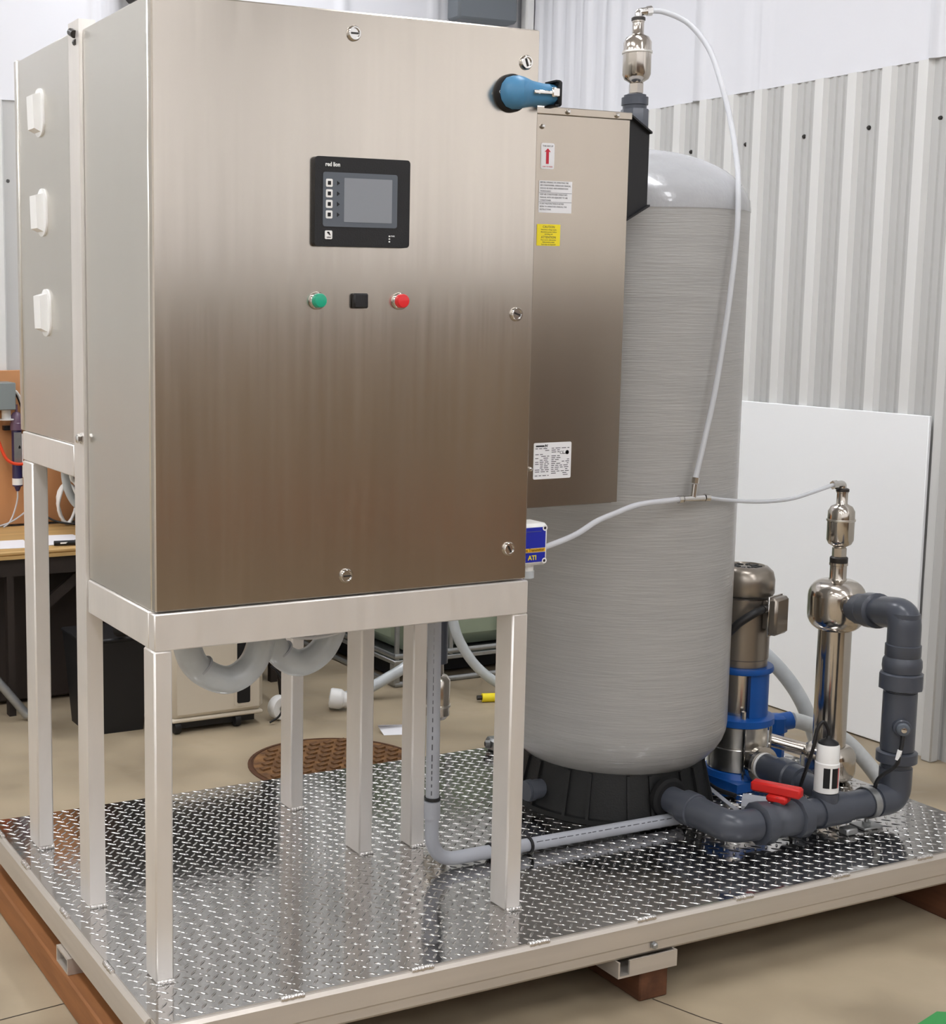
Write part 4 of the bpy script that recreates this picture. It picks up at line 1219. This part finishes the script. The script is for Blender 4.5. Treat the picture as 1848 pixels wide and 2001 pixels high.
# ================================================================== BACKGROUND: FLOOR THINGS
dh = thing('portable_cooler', 'cream portable cooler on black casters behind the stand', 'cooler', (.95, 2.05, FZ))
build(MB().box(.795, 1.108, 1.95, 2.20, -.122, .38, .02), 'body', 'cream', dh)
build(MB().box(.80, 1.103, 1.953, 2.197, -.128, -.1155, .004), 'base_rim', 'cream', dh)
hf = MB().prism(rrect(1.004, 1.064, -.095, .115, .008), XZ, 1.9475, 1.951)
build(hf, 'grip_frame', 'cream', dh)
build(MB().prism(rrect(1.012, 1.056, -.086, .107, .006), XZ, 1.9465, 1.948), 'grip_recess', 'ink_black', dh, flat=True)
build(MB().box(.82, 1.08, 1.97, 2.18, -.150, -.1285), 'under_tray', 'black', dh, flat=True)
for x, y in ((.82, 1.972), (1.02, 1.972), (.82, 2.17), (1.05, 2.17)):
    build(MB().lathe([(.012, -.012), (.0195, -.009), (.0205, 0), (.0195, .009), (.012, .012)], (x, y, FZ + .0205), (1, 0, 0), 16), 'caster', 'black', dh)
bk = thing('storage_bin', 'black plastic bin standing left of the cream cooler', 'bin', (.66, 2.15, FZ))
build(MB().add([(.575, 2.06, FZ), (.745, 2.06, FZ), (.745, 2.24, FZ), (.575, 2.24, FZ), (.555, 2.045, .12), (.765, 2.045, .12), (.765, 2.26, .12), (.555, 2.26, .12)],
               [(3, 2, 1, 0), (4, 5, 6, 7), (0, 1, 5, 4), (1, 2, 6, 5), (2, 3, 7, 6), (3, 0, 4, 7)]), 'body', 'black', bk, flat=True)
build(MB().box(.550, .770, 2.040, 2.265, .1205, .133, .004), 'rim', 'black', bk)
build(MB().lathe([(.022, 0), (.022, .05), (.016, .05), (.016, .0)], (.665, 2.05, .158), (.35, -1, .2), 20), 'lid_ring', 'steel_dark', bk)
# white plastic parts on the floor
wc_ = thing('tape_roll', 'white hose reel end on the floor beside the cream cooler', 'reel', (1.165, 2.02, FZ))
build(MB().lathe([(.012, 0), (.036, 0), (.038, .004), (.038, .030), (.036, .034), (.012, .034), (.012, 0)], (1.172, 2.0, FZ + .0385), (.2, -1, 0), 28), 'flange', 'white_pl', wc_)
tube_thing('black_lead', [(1.125, 1.945, .02), (1.145, 1.94, .0), (1.165, 1.935, -.04), (1.168, 1.932, -.09), (1.150, 1.93, -.135), (1.12, 1.94, -.158)], .0035, 'black', 'black lead hanging in front of the white reel', 'cable', 8)
we = thing('pipe_fitting', 'white plastic pipe fitting lying on the floor behind the stand legs', 'pipe fitting', (1.40, 2.0, FZ))
ed = Vector((.86, -.5, -.12)).normalized()
eo = Vector((1.372, 2.01, FZ + .040))
build(MB().lathe([(.020, -.006), (.030, -.004), (.033, .002), (.033, .030), (.031, .034), (.027, .040)], eo, ed, 24), 'socket', 'white_pl', we)
build(MB().lathe([(.027, .0405), (.024, .046), (.024, .12), (.02, .122)], eo, ed, 24), 'spigot', 'white_pl', we)
pp = thing('paper_scrap', 'folded white paper scrap on the floor behind the stand', 'paper', (1.42, 1.70, FZ))
build(MB().add([(1.385, 1.69, FZ + .001), (1.48, 1.66, FZ + .001), (1.49, 1.70, FZ + .012), (1.39, 1.735, FZ + .016), (1.38, 1.72, FZ + .026), (1.48, 1.705, FZ + .020)],
               [(0, 1, 2, 3), (3, 2, 5, 4)]), 'sheet', 'paper', pp, flat=True)
yp = thing('plug_connector', 'yellow plug end lying on the floor beyond the deck', 'plug', (1.88, 1.88, FZ))
build(MB().cyl((1.868, 1.885, FZ + .015), (1.94, 1.86, FZ + .015), .0145, 14), 'plug_body', 'label_yellow', yp)
build(MB().cyl((1.852, 1.89, FZ + .015), (1.867, 1.885, FZ + .015), .008, 10), 'prong', 'steel_dark', yp)
jf = thing('metal_fitting', 'grey cast metal fitting on the far edge of the deck', 'fitting', (1.315, .985, 0))
build(MB().box(1.285, 1.345, .955, 1.005, .001, .034, .006), 'body', 'galv', jf)
build(MB().cyl((1.285, .98, .020), (1.274, .985, .020), .010, 12), 'port', 'galv', jf)
build(MB().cyl((1.2745, .985, .020), (1.273, .9855, .020), .006, 12), 'opening', 'black', jf)
rk = thing('valve_handle', 'red valve knob just visible left of the tank base', 'valve', (1.185, .69, 0))
build(MB().lathe([(.006, .0), (.006, .052), (.018, .054), (.020, .062), (.020, .078), (.015, .086), (0, .087)], (1.185, .69, 0), (0, 0, 1), 12), 'knob', 'red', rk)
build(MB().box(1.245, 1.275, .830, .85, .001, .055, .004), 'white_tag', 'white', loc=(1.26, .84, 0), label='small pale block behind the left side of the tank base', cat='block')

# rusty floor cover with raised blocks
mc = thing('floor_cover', 'round rusty cast iron floor cover half hidden behind the deck', 'manhole cover', (1.12, 1.50, FZ))
build(MB().lathe([(.252, .0005), (.252, .003), (.243, .003), (.243, .0012)], (1.12, 1.50, FZ), (0, 0, 1), 56), 'frame_ring', 'rust_dark', mc)
build(MB().lathe([(.236, .0005), (.236, .004), (0, .004)], (1.12, 1.50, FZ), (0, 0, 1), 56), 'lid', 'rust', mc)
tbm = MB().prism([(-.017, -.010), (.013, -.010), (.018, .010), (-.012, .010)], XY, 0, .006)
tb_me = piece_mesh(tbm, 'tread_block', 'rust')
for i in range(-6, 7):
    for j in range(-6, 7):
        x, y = i * .046 + (.023 if j % 2 else 0), j * .036
        if x * x + y * y < .215 ** 2:
            inst(tb_me, 'tread_block', mc, (1.12 + x, 1.50 + y, FZ + .004), (0, 0, .35))

# IBC tote
ib = thing('liquid_tote', 'pale green liquid tote in a galvanised cage on a black pallet', 'tote', (2.1, 2.5, FZ))
tx0, tx1, ty0, ty1 = 1.69, 2.56, 2.15, 2.88
build(MB().box(tx0 + .03, tx1 - .03, ty0 + .03, ty1 - .03, -.055, .70, .05), 'bottle', 'tote_plastic', ib)
for x in (1.705, 1.92, 2.13, 2.34, 2.545):
    build(MB().cyl((x, ty0 + .012, -.07), (x, ty0 + .012, .74), .009, 10), 'cage_bar', 'galv', ib)
for y in (2.35, 2.6, 2.86):
    build(MB().cyl((tx0 + .012, y, -.07), (tx0 + .012, y, .74), .009, 10), 'cage_bar', 'galv', ib)
for z in (-.055, .12, .30, .48, .66):
    build(MB().tube([(tx0 + .005, ty1, z), (tx0 + .005, ty0 + .005, z), (tx1, ty0 + .005, z)], .009, 10), 'cage_ring', 'galv', ib)
build(MB().box(tx0, tx1, ty0, ty1, -.084, -.068, .003), 'tray', 'galv', ib)
build(MB().box(tx0 + .05, tx1 - .05, ty0 + .10, ty1 - .02, FZ + .016, -.0845), 'pallet_core', 'black_matte', ib, flat=True)
build(MB().tube([(tx0 + .012, ty1, FZ + .010), (tx0 + .012, ty0 + .012, FZ + .010), (tx1, ty0 + .012, FZ + .010)], .010, 10), 'skid_runner', 'galv', ib)
for x, y in ((tx0 + .012, ty0 + .012), (tx1 - .02, ty0 + .012)):
    build(MB().box(x - .012, x + .012, y - .006, y + .02, FZ + .012, -.084), 'corner_foot', 'galv', ib, flat=True)
tube_thing('grey_hose', [(1.80, 2.00, .20), (1.815, 1.99, .10), (1.84, 1.98, .02), (1.90, 1.96, -.07), (1.99, 1.93, -.135), (2.10, 1.88, -.147)], .017, 'hose_grey', 'grey hose curving down in front of the tote to the floor', 'hose', 12)
tube_thing('grey_hose', [(1.40, 2.06, -.147), (1.50, 2.06, -.135), (1.60, 2.06, -.10), (1.70, 2.06, -.05), (1.76, 2.06, .04), (1.77, 2.06, .14)], .018, 'hose_grey', 'grey hose rising between the stand legs at the tote corner', 'hose', 12)
tube_thing('leg_pole', [(1.245, 2.10, FZ), (1.242, 2.38, .9)], .010, 'dark_brown', 'thin dark table leg drawn as a leaning pole behind the loop of grey hose', 'table leg', 8)  # dark table leg behind the hose, built as a leaning pole
lk = thing('steel_cupboard', 'dark steel cupboard on short legs behind the stands, mirrored in the deck', 'cupboard', (1.08, 2.63, FZ))
build(MB().box(.79, 1.375, 2.40, 2.86, .04, .84, .004), 'carcass', 'dark_brown', lk)
for x0 in (.795, 1.085):
    dr = build(MB().box(x0, x0 + .285, 2.392, 2.3995, .05, .83, .002), 'door', 'steel_dark', lk)
    build(MB().box(x0 + .255, x0 + .265, 2.385, 2.3918, .40, .48), 'handle', 'chrome', dr)
for x, y in ((.795, 2.405), (1.345, 2.405), (.795, 2.83), (1.345, 2.83)):
    build(MB().box(x, x + .025, y, y + .025, FZ, .0395), 'leg', 'dark_brown', lk)
# green floor paint at the lower right corner
build(MB().prism([(1.345, -.287), (1.44, -.262), (1.50, -.30), (1.43, -.36)], XY, FZ + .0002, FZ + .0008), 'floor_marking', 'green_paint', loc=(1.43, -.3, FZ),
      label='patch of green floor paint at the lower right corner', cat='floor marking', flat=True)
